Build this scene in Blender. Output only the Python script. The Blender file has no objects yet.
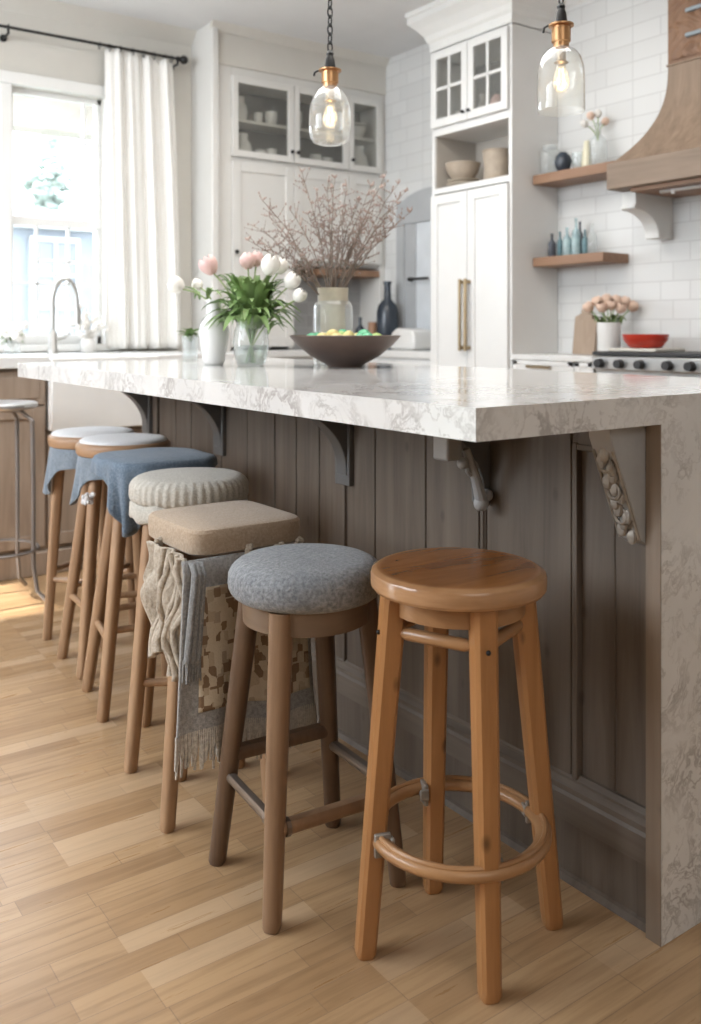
import bpy, math, random
from mathutils import Vector, Matrix
random.seed(7)
SC = bpy.context.scene
COL = SC.collection
PI = math.pi

# ------------------------------------------------------------------ camera model
F, HY, CX = 915.0, 331.0, 350.5
CAM = Vector((-0.887, -0.944, 1.028))
_c, _s = 0.81498, 0.57949
RT, FW, UP = Vector((_c, -_s, 0)), Vector((_s, _c, 0)), Vector((0, 0, 1))
def ray(px, py): return RT * ((px - CX) / F) + FW + UP * ((HY - py) / F)
def on_x(px, py, X): v = ray(px, py); return CAM + v * ((X - CAM.x) / v.x)
def on_y(px, py, Y): v = ray(px, py); return CAM + v * ((Y - CAM.y) / v.y)
def on_z(px, py, Z): v = ray(px, py); return CAM + v * ((Z - CAM.z) / v.z)

cd = bpy.data.cameras.new('camera'); cam = bpy.data.objects.new('camera', cd); COL.objects.link(cam)
cam.location = CAM
cam.rotation_euler = (PI / 2, 0, math.atan2(-FW.x, FW.y))
cd.sensor_fit = 'HORIZONTAL'; cd.sensor_width = 36; cd.lens = F / 701 * 36
cd.shift_y = -(512 - HY) / 701
cd.clip_start = 0.02; cd.clip_end = 200
cd.dof.use_dof = True; cd.dof.focus_distance = 1.75; cd.dof.aperture_fstop = 5.6
SC.camera = cam

# ------------------------------------------------------------------ materials
def _nt(name):
    m = bpy.data.materials.new(name); m.use_nodes = True
    nt = m.node_tree; b = nt.nodes['Principled BSDF']
    return m, nt, b
def _coord(nt, scale, kind='Object', rot=(0, 0, 0)):
    tc = nt.nodes.new('ShaderNodeTexCoord'); mp = nt.nodes.new('ShaderNodeMapping')
    mp.inputs['Scale'].default_value = scale; mp.inputs['Rotation'].default_value = rot
    nt.links.new(tc.outputs[kind], mp.inputs['Vector']); return mp.outputs[0]
def _noise(nt, vec, scale, detail=4, rough=.55, dist=0):
    n = nt.nodes.new('ShaderNodeTexNoise'); n.inputs['Scale'].default_value = scale
    n.inputs['Detail'].default_value = detail; n.inputs['Roughness'].default_value = rough
    n.inputs['Distortion'].default_value = dist
    nt.links.new(vec, n.inputs['Vector']); return n.outputs['Fac']
def _ramp(nt, fac, stops):
    r = nt.nodes.new('ShaderNodeValToRGB'); e = r.color_ramp.elements
    while len(e) > 1: e.remove(e[-1])
    e[0].position = stops[0][0]; e[0].color = (*stops[0][1], 1)
    for p, c in stops[1:]:
        k = e.new(p); k.color = (*c, 1)
    nt.links.new(fac, r.inputs['Fac']); return r.outputs['Color']
def _mix(nt, fac, a, b, mode='MIX'):
    m = nt.nodes.new('ShaderNodeMix'); m.data_type = 'RGBA'; m.blend_type = mode
    if isinstance(fac, (int, float)): m.inputs[0].default_value = fac
    else: nt.links.new(fac, m.inputs[0])
    for i, v in ((6, a), (7, b)):
        if isinstance(v, tuple): m.inputs[i].default_value = (*v, 1)
        else: nt.links.new(v, m.inputs[i])
    return m.outputs[2]
def _bump(nt, b, fac, strength, dist=.01):
    k = nt.nodes.new('ShaderNodeBump'); k.inputs['Strength'].default_value = strength
    k.inputs['Distance'].default_value = dist
    nt.links.new(fac, k.inputs['Height']); nt.links.new(k.outputs[0], b.inputs['Normal'])

def plain(name, c, rough=.5, metal=0, var=.06, nscale=6, bump=0, bscale=60, spec=.5):
    m, nt, b = _nt(name)
    v = _coord(nt, (1, 1, 1))
    lo = tuple(x * (1 - var) for x in c); hi = tuple(min(1, x * (1 + var)) for x in c)
    nt.links.new(_ramp(nt, _noise(nt, v, nscale), [(.3, lo), (.7, hi)]), b.inputs['Base Color'])
    b.inputs['Roughness'].default_value = rough; b.inputs['Metallic'].default_value = metal
    b.inputs['Specular IOR Level'].default_value = spec
    if bump: _bump(nt, b, _noise(nt, v, bscale, 3), bump, .004)
    return m

def wood(name, dark, light, scale=(28, 28, 2.2), rough=.45, knots=.0, bump=.12):
    m, nt, b = _nt(name)
    v = _coord(nt, scale)
    n1 = _noise(nt, v, 1.0, 6, .6, .6)
    c = _ramp(nt, n1, [(.28, dark), (.5, tuple((x + y) / 2 for x, y in zip(dark, light))), (.72, light)])
    v2 = _coord(nt, tuple(s * .18 for s in scale))
    c = _mix(nt, _ramp(nt, _noise(nt, v2, 1.3, 3), [(.4, (0, 0, 0)), (.75, (.55, .55, .55))]), c, dark)
    if knots:
        v3 = _coord(nt, (9, 9, 5))
        vo = nt.nodes.new('ShaderNodeTexVoronoi'); vo.inputs['Scale'].default_value = 1.6
        nt.links.new(v3, vo.inputs['Vector'])
        c = _mix(nt, _ramp(nt, vo.outputs['Distance'], [(.05, (knots,) * 3), (.14, (0, 0, 0))]), c, tuple(x * .3 for x in dark))
    nt.links.new(c, b.inputs['Base Color'])
    b.inputs['Roughness'].default_value = rough
    _bump(nt, b, n1, bump, .003)
    return m

def fabric(name, a, c, scale=260, bump=.6, rough=.95, big=9):
    m, nt, b = _nt(name)
    v = _coord(nt, (1, 1, 1))
    n = _noise(nt, v, scale, 3, .7)
    col = _ramp(nt, n, [(.35, a), (.65, c)])
    col = _mix(nt, _ramp(nt, _noise(nt, v, big, 3), [(.35, (0, 0, 0)), (.7, (.5, .5, .5))]), col, a)
    nt.links.new(col, b.inputs['Base Color'])
    b.inputs['Roughness'].default_value = rough; b.inputs['Specular IOR Level'].default_value = .15
    b.inputs['Sheen Weight'].default_value = .25
    _bump(nt, b, n, bump, .004)
    return m

def glassy(name, tint=(.95, .97, .97), amount=.16, rough=.02, edge=.5):
    # clear thin glass: see-through with a fresnel reflection and faint tint
    m = bpy.data.materials.new(name); m.use_nodes = True; nt = m.node_tree; nt.nodes.clear()
    out = nt.nodes.new('ShaderNodeOutputMaterial'); tr = nt.nodes.new('ShaderNodeBsdfTransparent')
    tr.inputs[0].default_value = (*tint, 1)
    gl = nt.nodes.new('ShaderNodeBsdfGlossy'); gl.inputs['Roughness'].default_value = rough
    df = nt.nodes.new('ShaderNodeBsdfDiffuse'); df.inputs[0].default_value = (*[min(1, t) for t in tint], 1)
    lw = nt.nodes.new('ShaderNodeLayerWeight'); lw.inputs[0].default_value = edge
    v = _coord(nt, (1, 1, 1)); n = _noise(nt, v, 14)
    mr = nt.nodes.new('ShaderNodeMapRange'); mr.inputs['To Min'].default_value = .04; mr.inputs['To Max'].default_value = .85
    nt.links.new(lw.outputs['Facing'], mr.inputs['Value'])
    pw = nt.nodes.new('ShaderNodeMath'); pw.operation = 'POWER'; pw.inputs[1].default_value = 1.8
    nt.links.new(mr.outputs[0], pw.inputs[0])
    m1 = nt.nodes.new('ShaderNodeMixShader'); m2 = nt.nodes.new('ShaderNodeMixShader')
    am = nt.nodes.new('ShaderNodeMath'); am.operation = 'MULTIPLY'; am.inputs[1].default_value = amount * 2
    nt.links.new(n, am.inputs[0]); nt.links.new(am.outputs[0], m1.inputs[0])
    nt.links.new(tr.outputs[0], m1.inputs[1]); nt.links.new(df.outputs[0], m1.inputs[2])
    nt.links.new(pw.outputs[0], m2.inputs[0])
    nt.links.new(m1.outputs[0], m2.inputs[1]); nt.links.new(gl.outputs[0], m2.inputs[2])
    nt.links.new(m2.outputs[0], out.inputs[0])
    return m

def marble(name):
    m, nt, b = _nt(name)
    v = _coord(nt, (1, 1, 1))
    warp = nt.nodes.new('ShaderNodeTexNoise'); warp.inputs['Scale'].default_value = 7; warp.inputs['Detail'].default_value = 5
    nt.links.new(v, warp.inputs['Vector'])
    vm = nt.nodes.new('ShaderNodeVectorMath'); vm.operation = 'MULTIPLY_ADD'
    vm.inputs[1].default_value = (.35, .35, .35)
    nt.links.new(warp.outputs['Color'], vm.inputs[0]); nt.links.new(v, vm.inputs[2])
    def vein(scale, w, det=4):
        n = _noise(nt, vm.outputs[0], scale, det, .6)
        s = nt.nodes.new('ShaderNodeMath'); s.operation = 'SUBTRACT'; s.inputs[1].default_value = .5
        a = nt.nodes.new('ShaderNodeMath'); a.operation = 'ABSOLUTE'
        nt.links.new(n, s.inputs[0]); nt.links.new(s.outputs[0], a.inputs[0])
        return _ramp(nt, a.outputs[0], [(0, (1, 1, 1)), (w, (0, 0, 0))])
    mask = _ramp(nt, _noise(nt, v, 6.5, 3), [(.40, (.03,) * 3), (.60, (.9,) * 3)])
    v1 = _mix(nt, 1.0, vein(6.5, .034), mask, 'MULTIPLY')
    v2 = _mix(nt, 1.0, vein(14, .04), mask, 'MULTIPLY')
    base = _ramp(nt, _noise(nt, v, 4, 4), [(.3, (.62, .615, .605)), (.7, (.73, .725, .715))])
    c = _mix(nt, v1, base, (.36, .34, .33)); c = _mix(nt, v2, c, (.43, .41, .40))
    nt.links.new(c, b.inputs['Base Color'])
    b.inputs['Roughness'].default_value = .10; b.inputs['Specular IOR Level'].default_value = .5
    return m

def floor_mat():
    m, nt, b = _nt('oak_floor')
    v = _coord(nt, (1, 1, 1))
    def br(off, w, h, c1, c2):
        k = nt.nodes.new('ShaderNodeTexBrick')
        k.inputs['Color1'].default_value = (*c1, 1); k.inputs['Color2'].default_value = (*c2, 1)
        k.inputs['Mortar'].default_value = (.30, .19, .11, 1)
        k.inputs['Scale'].default_value = 1; k.inputs['Mortar Size'].default_value = .0009
        k.inputs['Mortar Smooth'].default_value = .3
        k.inputs['Brick Width'].default_value = w; k.inputs['Row Height'].default_value = h
        k.offset = off; k.offset_frequency = 2; k.squash = .72; k.squash_frequency = 3
        nt.links.new(v, k.inputs['Vector']); return k
    k1 = br(.37, .31, .050, (.485, .315, .17), (.365, .222, .112))
    k1.inputs['Bias'].default_value = -.1
    vg = _coord(nt, (2.2, 38, 1))
    g = _noise(nt, vg, 1.6, 7, .65, .5)
    grain = _ramp(nt, g, [(.3, (.72, .68, .63)), (.55, (1, 1, 1)), (.75, (1.0, 1.0, 1.0))])
    c = _mix(nt, 1, k1.outputs['Color'], grain, 'MULTIPLY')
    # a second, offset plank field gives odd pale and dark strips
    va = _coord(nt, (1 / .31, 1 / .050, 1))
    wn = nt.nodes.new('ShaderNodeTexWhiteNoise'); wn.noise_dimensions = '2D'
    fl = nt.nodes.new('ShaderNodeVectorMath'); fl.operation = 'FLOOR'
    nt.links.new(va, fl.inputs[0]); nt.links.new(fl.outputs[0], wn.inputs['Vector'])
    c = _mix(nt, _ramp(nt, wn.outputs['Value'], [(.82, (0, 0, 0)), (.86, (.2,) * 3), (.93, (.42,) * 3)]), c, (.64, .47, .31))
    nt.links.new(c, b.inputs['Base Color'])
    rr = _ramp(nt, g, [(.3, (.36,) * 3), (.7, (.26,) * 3)])
    nt.links.new(rr, b.inputs['Roughness']); b.inputs['Specular IOR Level'].default_value = .75
    _bump(nt, b, k1.outputs['Fac'], -.25, .002)
    return m

def brick_mat(name, c1, c2, mortar, w, h, rot, ms=.004, bump=.4, rough=.35):
    m, nt, b = _nt(name)
    v = _coord(nt, (1, 1, 1), rot=rot)
    k = nt.nodes.new('ShaderNodeTexBrick')
    k.inputs['Color1'].default_value = (*c1, 1); k.inputs['Color2'].default_value = (*c2, 1)
    k.inputs['Mortar'].default_value = (*mortar, 1)
    k.inputs['Scale'].default_value = 1; k.inputs['Mortar Size'].default_value = ms
    k.inputs['Mortar Smooth'].default_value = .4
    k.inputs['Brick Width'].default_value = w; k.inputs['Row Height'].default_value = h
    k.offset = .43; k.squash = .7; k.squash_frequency = 2
    nt.links.new(v, k.inputs['Vector'])
    nt.links.new(k.outputs['Color'], b.inputs['Base Color'])
    b.inputs['Roughness'].default_value = rough
    _bump(nt, b, k.outputs['Fac'], -bump, .006)
    return m

def patchwork():
    m, nt, b = _nt('patterned_weave')
    v = _coord(nt, (1, 1, 1))
    vo = nt.nodes.new('ShaderNodeTexVoronoi'); vo.inputs['Scale'].default_value = 52; vo.distance = 'CHEBYCHEV'; vo.inputs['Randomness'].default_value = .75
    nt.links.new(_coord(nt, (1.3, .12, 1.0)), vo.inputs['Vector'])
    sep = nt.nodes.new('ShaderNodeSeparateColor'); nt.links.new(vo.outputs['Color'], sep.inputs[0])
    c = _ramp(nt, sep.outputs[0], [(0, (.56, .48, .36)), (.56, (.60, .52, .40)), (.60, (.20, .13, .08)), (.80, (.27, .18, .11)), (.84, (.48, .39, .28))])
    nt.links.new(c, b.inputs['Base Color']); b.inputs['Roughness'].default_value = .95
    _bump(nt, b, _noise(nt, v, 240), .5, .003)
    return m

def emit(name, c, s):
    m, nt, b = _nt(name)
    v = _coord(nt, (1, 1, 1))
    nt.links.new(_ramp(nt, _noise(nt, v, 5), [(.3, c), (.7, tuple(min(1, x * 1.05) for x in c))]), b.inputs['Emission Color'])
    b.inputs['Emission Strength'].default_value = s; b.inputs['Base Color'].default_value = (*c, 1)
    return m

M = {}
M['floor'] = floor_mat()
M['ceiling'] = plain('ceiling_paint', (.70, .70, .70), .9, var=.02)
M['wall'] = plain('wall_paint', (.62, .595, .545), .85, var=.02)
M['trim'] = plain('white_trim', (.74, .735, .715), .45, var=.02)
M['cab'] = plain('cabinet_paint', (.72, .715, .70), .42, var=.02)
M['hutch'] = plain('hutch_paint', (.68, .665, .635), .45, var=.02)
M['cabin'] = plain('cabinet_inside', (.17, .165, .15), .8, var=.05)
M['niche'] = plain('niche_inside', (.50, .46, .41), .8, var=.05)
M['brick'] = brick_mat('white_brick', (.68, .68, .67), (.63, .63, .62), (.555, .55, .54), .21, .083, (0, PI / 2, PI / 2), .0035, .35, .3)
M['tile'] = brick_mat('grey_tile', (.42, .42, .42), (.36, .36, .36), (.48, .48, .47), .15, .075, (PI / 2, 0, 0), .003, .3, .4)
M['marble'] = marble('island_marble')
M['qtz'] = plain('white_counter', (.70, .695, .68), .2, var=.04, nscale=14)
M['panel'] = wood('weathered_panel', (.088, .067, .050), (.175, .139, .110), (26, 26, 1.6), .55, .35, .25)
M['panelh'] = wood('weathered_rail', (.105, .083, .065), (.20, .165, .134), (26, 1.6, 26), .5, .2, .25)
M['poststrip'] = wood('post_strip', (.20, .15, .11), (.34, .27, .21), (26, 26, 1.6), .5, .2, .2)
M['corbel'] = plain('grey_corbel', (.135, .135, .135), .4, var=.12, bump=.1)
M['corbl'] = plain('pale_corbel', (.36, .36, .36), .45, var=.12, bump=.15)
M['silver'] = plain('worn_silver', (.30, .27, .235), .5, .35, var=.25, nscale=40, bump=.4)
M['honey'] = wood('honey_pine', (.30, .135, .047), (.50, .25, .10), (30, 30, 2), .32, .85, .10)
def seat_mat():
    m = wood('honey_seat_top', (.15, .055, .017), (.40, .175, .06), (3.5, 24, 24), .2, .0, .04)
    nt = m.node_tree; b = nt.nodes['Principled BSDF']; src = b.inputs['Base Color'].links[0].from_socket
    tc = nt.nodes.new('ShaderNodeTexCoord'); vm = nt.nodes.new('ShaderNodeVectorMath'); vm.operation = 'MULTIPLY'; vm.inputs[1].default_value = (1, 1, 0)
    ln = nt.nodes.new('ShaderNodeVectorMath'); ln.operation = 'LENGTH'
    nt.links.new(tc.outputs['Object'], vm.inputs[0]); nt.links.new(vm.outputs[0], ln.inputs[0])
    rim = wood_color(nt, (.34, .18, .085), (.50, .29, .15))
    mk = _ramp(nt, ln.outputs['Value'], [(.128, (0, 0, 0)), (.141, (.9,) * 3)])
    nt.links.new(_mix(nt, mk, src, rim), b.inputs['Base Color']); return m
def wood_color(nt, a, c):
    return _ramp(nt, _noise(nt, _coord(nt, (9, 9, 60)), 1, 4), [(.3, a), (.7, c)])
M['honeyseat'] = seat_mat()
M['honeyrim'] = wood('bent_honey', (.27, .135, .06), (.47, .26, .12), (8, 8, 30), .3, .0, .08)
M['walnut'] = wood('walnut_leg', (.085, .048, .028), (.19, .115, .068), (30, 30, 2), .42, .2, .12)
M['walnutlt'] = wood('brown_leg', (.19, .11, .062), (.31, .19, .11), (30, 30, 2), .4, .2, .12)
M['walnut2'] = wood('brown_ring', (.13, .085, .055), (.22, .15, .10), (8, 8, 30), .42, 0, .12)
M['oakleg'] = wood('oak_leg', (.27, .155, .085), (.43, .27, .155), (30, 30, 2), .45, .15, .1)
M['oakrim'] = wood('oak_rim', (.27, .155, .085), (.42, .26, .15), (8, 8, 30), .45, 0, .1)
M['rod'] = plain('dull_rod', (.22, .18, .15), .3, .6, var=.15)
M['greyfab'] = fabric('grey_boucle', (.15, .16, .175), (.34, .35, .365), 150, 1.0)
M['cream'] = fabric('cream_knit', (.42, .39, .34), (.60, .57, .51), 180, .8)
M['tan'] = fabric('tan_pad', (.36, .27, .19), (.50, .39, .29), 200, .7)
M['blanket'] = fabric('grey_blanket', (.25, .245, .24), (.44, .43, .415), 150, .8)
M['scarf'] = fabric('dark_grey_scarf', (.20, .20, .20), (.33, .33, .325), 200, .8)
M['shawl'] = fabric('oat_knit', (.36, .30, .235), (.56, .49, .40), 120, 1.0)
M['fringe'] = fabric('fringe', (.38, .345, .30), (.62, .58, .52), 150, .5)
M['blue'] = fabric('blue_linen', (.10, .14, .19), (.19, .24, .30), 170, .7)
M['blue2'] = fabric('blue_jersey', (.15, .185, .225), (.26, .30, .345), 190, .7)
M['seatwhite'] = fabric('white_seat_pad', (.60, .60, .61), (.75, .75, .76), 200, .3)
M['weave'] = patchwork()
M['black'] = plain('black_metal', (.02, .02, .02), .4, .5)
M['copper'] = plain('copper', (.62, .36, .18), .28, .9, var=.15)
M['brass'] = plain('antique_brass', (.34, .26, .16), .35, .9, var=.15)
M['steel'] = plain('steel', (.55, .55, .55), .3, .9, var=.08)
M['gunmetal'] = plain('gunmetal', (.23, .21, .20), .4, .5, var=.08)
M['nickel'] = plain('brushed_nickel', (.42, .41, .39), .3, .8, var=.08)
M['glass'] = glassy('clear_glass')
M['bulbglass'] = glassy('bulb_glass', (1, .95, .87), .18)
M['pane'] = glassy('window_pane', (.97, .98, .99), .04, .01, .25)
M['cabglass'] = glassy('cabinet_pane', (.9, .9, .88), .05, .02, .25)
M['aqua'] = glassy('aqua_glass', (.60, .74, .76), .5)
M['teal'] = glassy('teal_glass', (.22, .36, .40), .6)
M['smoke'] = glassy('smoky_glass', (.16, .17, .20), .5)
M['glow'] = emit('filament', (1, .76, .45), 3.0)
M['white'] = plain('white_ceramic', (.72, .71, .69), .25, var=.03)
M['stone'] = plain('stoneware', (.40, .33, .26), .7, var=.12, nscale=20)
M['stonelt'] = plain('pale_stoneware', (.52, .45, .36), .7, var=.1, nscale=20)
M['bowl'] = plain('brown_bowl', (.085, .055, .042), .38, .15, var=.2, nscale=9)
M['shelf'] = wood('shelf_wood', (.21, .115, .068), (.34, .20, .125), (14, 1.6, 14), .5)
M['hood'] = wood('hood_wood', (.17, .115, .078), (.30, .215, .15), (24, 24, 2.0), .6, .15, .2)
M['hoodb'] = wood('hood_band', (.155, .11, .08), (.25, .185, .135), (20, 2, 20), .6, 0, .2)
M['carve'] = wood('carved_wood', (.15, .075, .04), (.29, .165, .095), (14, 14, 6), .55, 0, .4)
M['sinkwood'] = wood('sink_cabinet_wood', (.24, .18, .135), (.38, .30, .235), (20, 20, 2), .55, .15)
M['curtain'] = fabric('curtain_linen', (.78, .765, .73), (.86, .85, .82), 150, .15, .9)
M['leaf'] = plain('tulip_leaf', (.17, .27, .09), .5, var=.3, nscale=14)
M['stem'] = plain('tulip_stem', (.28, .36, .15), .5, var=.2)
M['tulw'] = plain('white_petal', (.78, .75, .70), .5, var=.05)
M['tulp'] = plain('pink_petal', (.70, .47, .44), .5, var=.1)
M['tulc'] = plain('peach_petal', (.68, .49, .38), .55, var=.12)
M['twig'] = plain('twig_bark', (.24, .19, .155), .8, var=.2)
M['bud'] = plain('dusty_bud', (.36, .27, .235), .8, var=.25)
M['linenjar'] = plain('cream_collar', (.70, .63, .52), .6, var=.1, nscale=30)
M['navy'] = plain('dark_bottle', (.035, .045, .06), .25, var=.2)
M['red'] = plain('red_enamel', (.50, .045, .025), .22, var=.08)
M['green'] = plain('green_glass_ball', (.10, .42, .22), .2, var=.2)
M['paleyellow'] = plain('pale_yellow_glaze', (.66, .62, .46), .35)
M['yellow'] = plain('yellow_ball', (.60, .50, .20), .35, var=.15)
M['lime'] = plain('lime_ball', (.35, .50, .14), .3, var=.15)
M['amber'] = plain('amber_box', (.36, .20, .12), .5)
M['board'] = wood('board_wood', (.30, .22, .16), (.43, .33, .25), (20, 20, 3), .6)
M['tray'] = plain('cream_tray', (.62, .58, .52), .5)
M['iron'] = plain('grate_iron', (.03, .03, .032), .5)
M['porch'] = plain('porch_board', (.34, .315, .28), .7)
M['house'] = plain('blue_siding', (.23, .26, .30), .7)
M['tree'] = plain('tree_leaves', (.22, .27, .235), .8, var=.25, nscale=4)
M['lawn'] = plain('lawn_green', (.22, .235, .20), .9, var=.2, nscale=3)
M['greystrip'] = plain('blue_grey_strip', (.26, .30, .33), .6)
M['doorgrey'] = plain('grey_door', (.40, .41, .42), .5)
M['farpane'] = plain('far_window_glass', (.17, .19, .22), .15)
M['fartrim'] = plain('outdoor_trim', (.40, .40, .40), .6)
M['doorpane'] = plain('pale_door_pane', (.62, .65, .68), .15)

# ------------------------------------------------------------------ mesh builder
def world_loc(o):
    v = Vector((0, 0, 0))
    while o is not None: v += o.location; o = o.parent
    return v
def frame(d):
    d = d.normalized(); a = Vector((0, 0, 1)) if abs(d.z) < .95 else Vector((1, 0, 0))
    u = d.cross(a).normalized(); return u, d.cross(u).normalized()
class MB:
    def __init__(s): s.v = []; s.f = []
    def add(s, vs, fs):
        b = len(s.v); s.v += [Vector(p) for p in vs]; s.f += [tuple(b + i for i in f) for f in fs]; return s
    def box(s, x0, y0, z0, x1, y1, z1):
        return s.add([(x0, y0, z0), (x1, y0, z0), (x1, y1, z0), (x0, y1, z0), (x0, y0, z1), (x1, y0, z1), (x1, y1, z1), (x0, y1, z1)],
                     [(3, 2, 1, 0), (4, 5, 6, 7), (0, 1, 5, 4), (1, 2, 6, 5), (2, 3, 7, 6), (3, 0, 4, 7)])
    def prism(s, pts, axis, a, b):
        # polygon in the two other axes, extruded along axis from a to b
        def P(p, t):
            return {'x': (t, p[0], p[1]), 'y': (p[0], t, p[1]), 'z': (p[0], p[1], t)}[axis]
        n = len(pts)
        return s.add([P(p, a) for p in pts] + [P(p, b) for p in pts],
                     [tuple(range(n - 1, -1, -1)), tuple(range(n, 2 * n))] + [(i, (i + 1) % n, n + (i + 1) % n, n + i) for i in range(n)])
    def tube(s, pts, r, n=10, cap=True, power=2.0, flat=1.0, up=None, closed=False):
        pts = [Vector(p) for p in pts]; m = len(pts)
        rs = r if isinstance(r, (list, tuple)) else [r] * m
        vs = []; u = None
        for i, p in enumerate(pts):
            if closed: d = pts[(i + 1) % m] - pts[i - 1]
            else: d = pts[min(i + 1, m - 1)] - pts[max(i - 1, 0)]
            if d.length < 1e-9: d = Vector((0, 0, 1))
            d.normalize()
            if up is not None: u = (up - d * up.dot(d)).normalized(); w = d.cross(u)
            elif u is None: u, w = frame(d)
            else: u = (u - d * u.dot(d)).normalized(); w = d.cross(u)
            for k in range(n):
                t = 2 * PI * (k + .5) / n; c, q = math.cos(t), math.sin(t)
                if power != 2:
                    sc = (abs(c) ** power + abs(q) ** power) ** (-1 / power); c *= sc; q *= sc
                vs.append(p + (u * c * flat + w * q) * rs[i])
        fs = [(i * n + k, i * n + (k + 1) % n, ((i + 1) % m) * n + (k + 1) % n, ((i + 1) % m) * n + k) for i in range(m if closed else m - 1) for k in range(n)]
        if cap and not closed: fs += [tuple(range(n - 1, -1, -1)), tuple(range((m - 1) * n, m * n))]
        return s.add(vs, fs)
    def lathe(s, prof, c=(0, 0, 0), n=32, wob=None, shape=None):
        c = Vector(c); vs = []; m = len(prof)
        for r, z in prof:
            for k in range(n):
                t = 2 * PI * k / n; q = shape(t) if shape else 1
                rr = max(r, 1e-5) * q
                dz = wob(t, r, z) if wob else 0
                vs.append(c + Vector((rr * math.cos(t), rr * math.sin(t), z + dz)))
        fs = [(i * n + k, i * n + (k + 1) % n, (i + 1) * n + (k + 1) % n, (i + 1) * n + k) for i in range(m - 1) for k in range(n)]
        return s.add(vs, fs)
    def ball(s, c, r, sx=1, sy=1, sz=1, n=14, m=8):
        prof = [(r * math.sin(PI * i / m), -r * math.cos(PI * i / m)) for i in range(m + 1)]
        k = MB().lathe(prof, (0, 0, 0), n); c = Vector(c)
        return s.add([c + Vector((p.x * sx, p.y * sy, p.z * sz)) for p in k.v], k.f)
    def torus(s, c, R, r, axis='z', n=28, m=8, sx=1, sy=1):
        pts = []
        for k in range(n):
            t = 2 * PI * k / n; a, b = R * math.cos(t) * sx, R * math.sin(t) * sy
            pts.append(Vector(c) + Vector({'z': (a, b, 0), 'x': (0, a, b), 'y': (a, 0, b)}[axis]))
        return s.tube(pts, r, m, closed=True)
    def grid(s, fn, nu, nv, closed=False):
        vs = [fn(i / (nu if closed else nu - 1), j / (nv - 1)) for j in range(nv) for i in range(nu)]
        ku = nu if closed else nu - 1
        return s.add(vs, [(j * nu + i, j * nu + (i + 1) % nu, (j + 1) * nu + (i + 1) % nu, (j + 1) * nu + i) for j in range(nv - 1) for i in range(ku)])
    def xf(s, mat):
        s.v = [mat @ p for p in s.v]; return s
    def join(s, o): return s.add(o.v, o.f)
    def build(s, name, mat, parent=None, smooth=True, bevel=0, angle=35, solid=0, label=None, subsurf=0, origin=None):
        o_w = world_loc(parent) if parent is not None else Vector((0, 0, 0))
        if parent is None:
            xs = [p.x for p in s.v]; ys = [p.y for p in s.v]; zs = [p.z for p in s.v]
            org = Vector(origin) if origin is not None else Vector(((min(xs) + max(xs)) / 2, (min(ys) + max(ys)) / 2, min(zs)))
        else: org = o_w
        me = bpy.data.meshes.new(name)
        me.from_pydata([tuple(p - org) for p in s.v], [], s.f); me.update()
        if smooth:
            me.polygons.foreach_set('use_smooth', [True] * len(me.polygons))
            me.set_sharp_from_angle(angle=math.radians(angle))
        me.materials.append(mat)
        o = bpy.data.objects.new(name, me); COL.objects.link(o)
        if parent is not None: o.parent = parent
        else: o.location = org
        if solid:
            k = o.modifiers.new('solid', 'SOLIDIFY'); k.thickness = solid; k.offset = 0
        if bevel:
            k = o.modifiers.new('bevel', 'BEVEL'); k.width = bevel; k.segments = 2; k.limit_method = 'ANGLE'
        if subsurf:
            k = o.modifiers.new('sub', 'SUBSURF'); k.levels = k.render_levels = subsurf
        if label: o['label'] = label
        return o
def tag(o, label, cat, group=None):
    o['label'] = label; o['category'] = cat
    if group: o['group'] = group
    return o
def thing(name, loc, label, cat, group=None):
    o = bpy.data.objects.new(name, None); COL.objects.link(o); o.location = loc; o.empty_display_size = .1
    return tag(o, label, cat, group)
def struct(o): o['kind'] = 'structure'; return o
def ss(n):   # superellipse outline
    return lambda t: (abs(math.cos(t)) ** n + abs(math.sin(t)) ** n) ** (-1 / n)
def dup(o, loc, label=None, group=None):
    r = o.copy(); COL.objects.link(r); r.location = loc
    if label: r['label'] = label
    if group: r['group'] = group
    for ch in o.children:
        c = ch.copy(); COL.objects.link(c); c.parent = r
        for g in ch.children:
            d = g.copy(); COL.objects.link(d); d.parent = c
    return r

# ================================================================== ROOM
XW, YF, YW, ZC = 2.54, 3.51, 3.74, 2.69
XC, YC = 2.223, 2.121
XL, YB = -2.6, -3.6
struct(MB().box(XL - .2, YB, -.1, XW + .2, YW + .2, 0).build('floor', M['floor'], smooth=False, origin=(0, 0, 0)))
struct(MB().box(XL - .2, YB, ZC, XW + .2, YW + .2, ZC + .1).build('ceiling', M['ceiling'], smooth=False))
struct(MB().box(XW, YB, 0, XW + .15, YW + .15, ZC).build('wall_right', M['brick'], smooth=False, origin=(XW, 0, 0)))
# far wall with the window opening
WX0, WX1, WZ0, WZ1 = -.26, .845, .96, 2.25
w = MB()
w.box(XL, YW, 0, WX0, YW + .15, ZC).box(WX1, YW, 0, XW, YW + .15, ZC).box(WX0, YW, 0, WX1, YW + .15, WZ0).box(WX0, YW, WZ1, WX1, YW + .15, ZC)
struct(w.build('wall_far', M['wall'], smooth=False))
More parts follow.
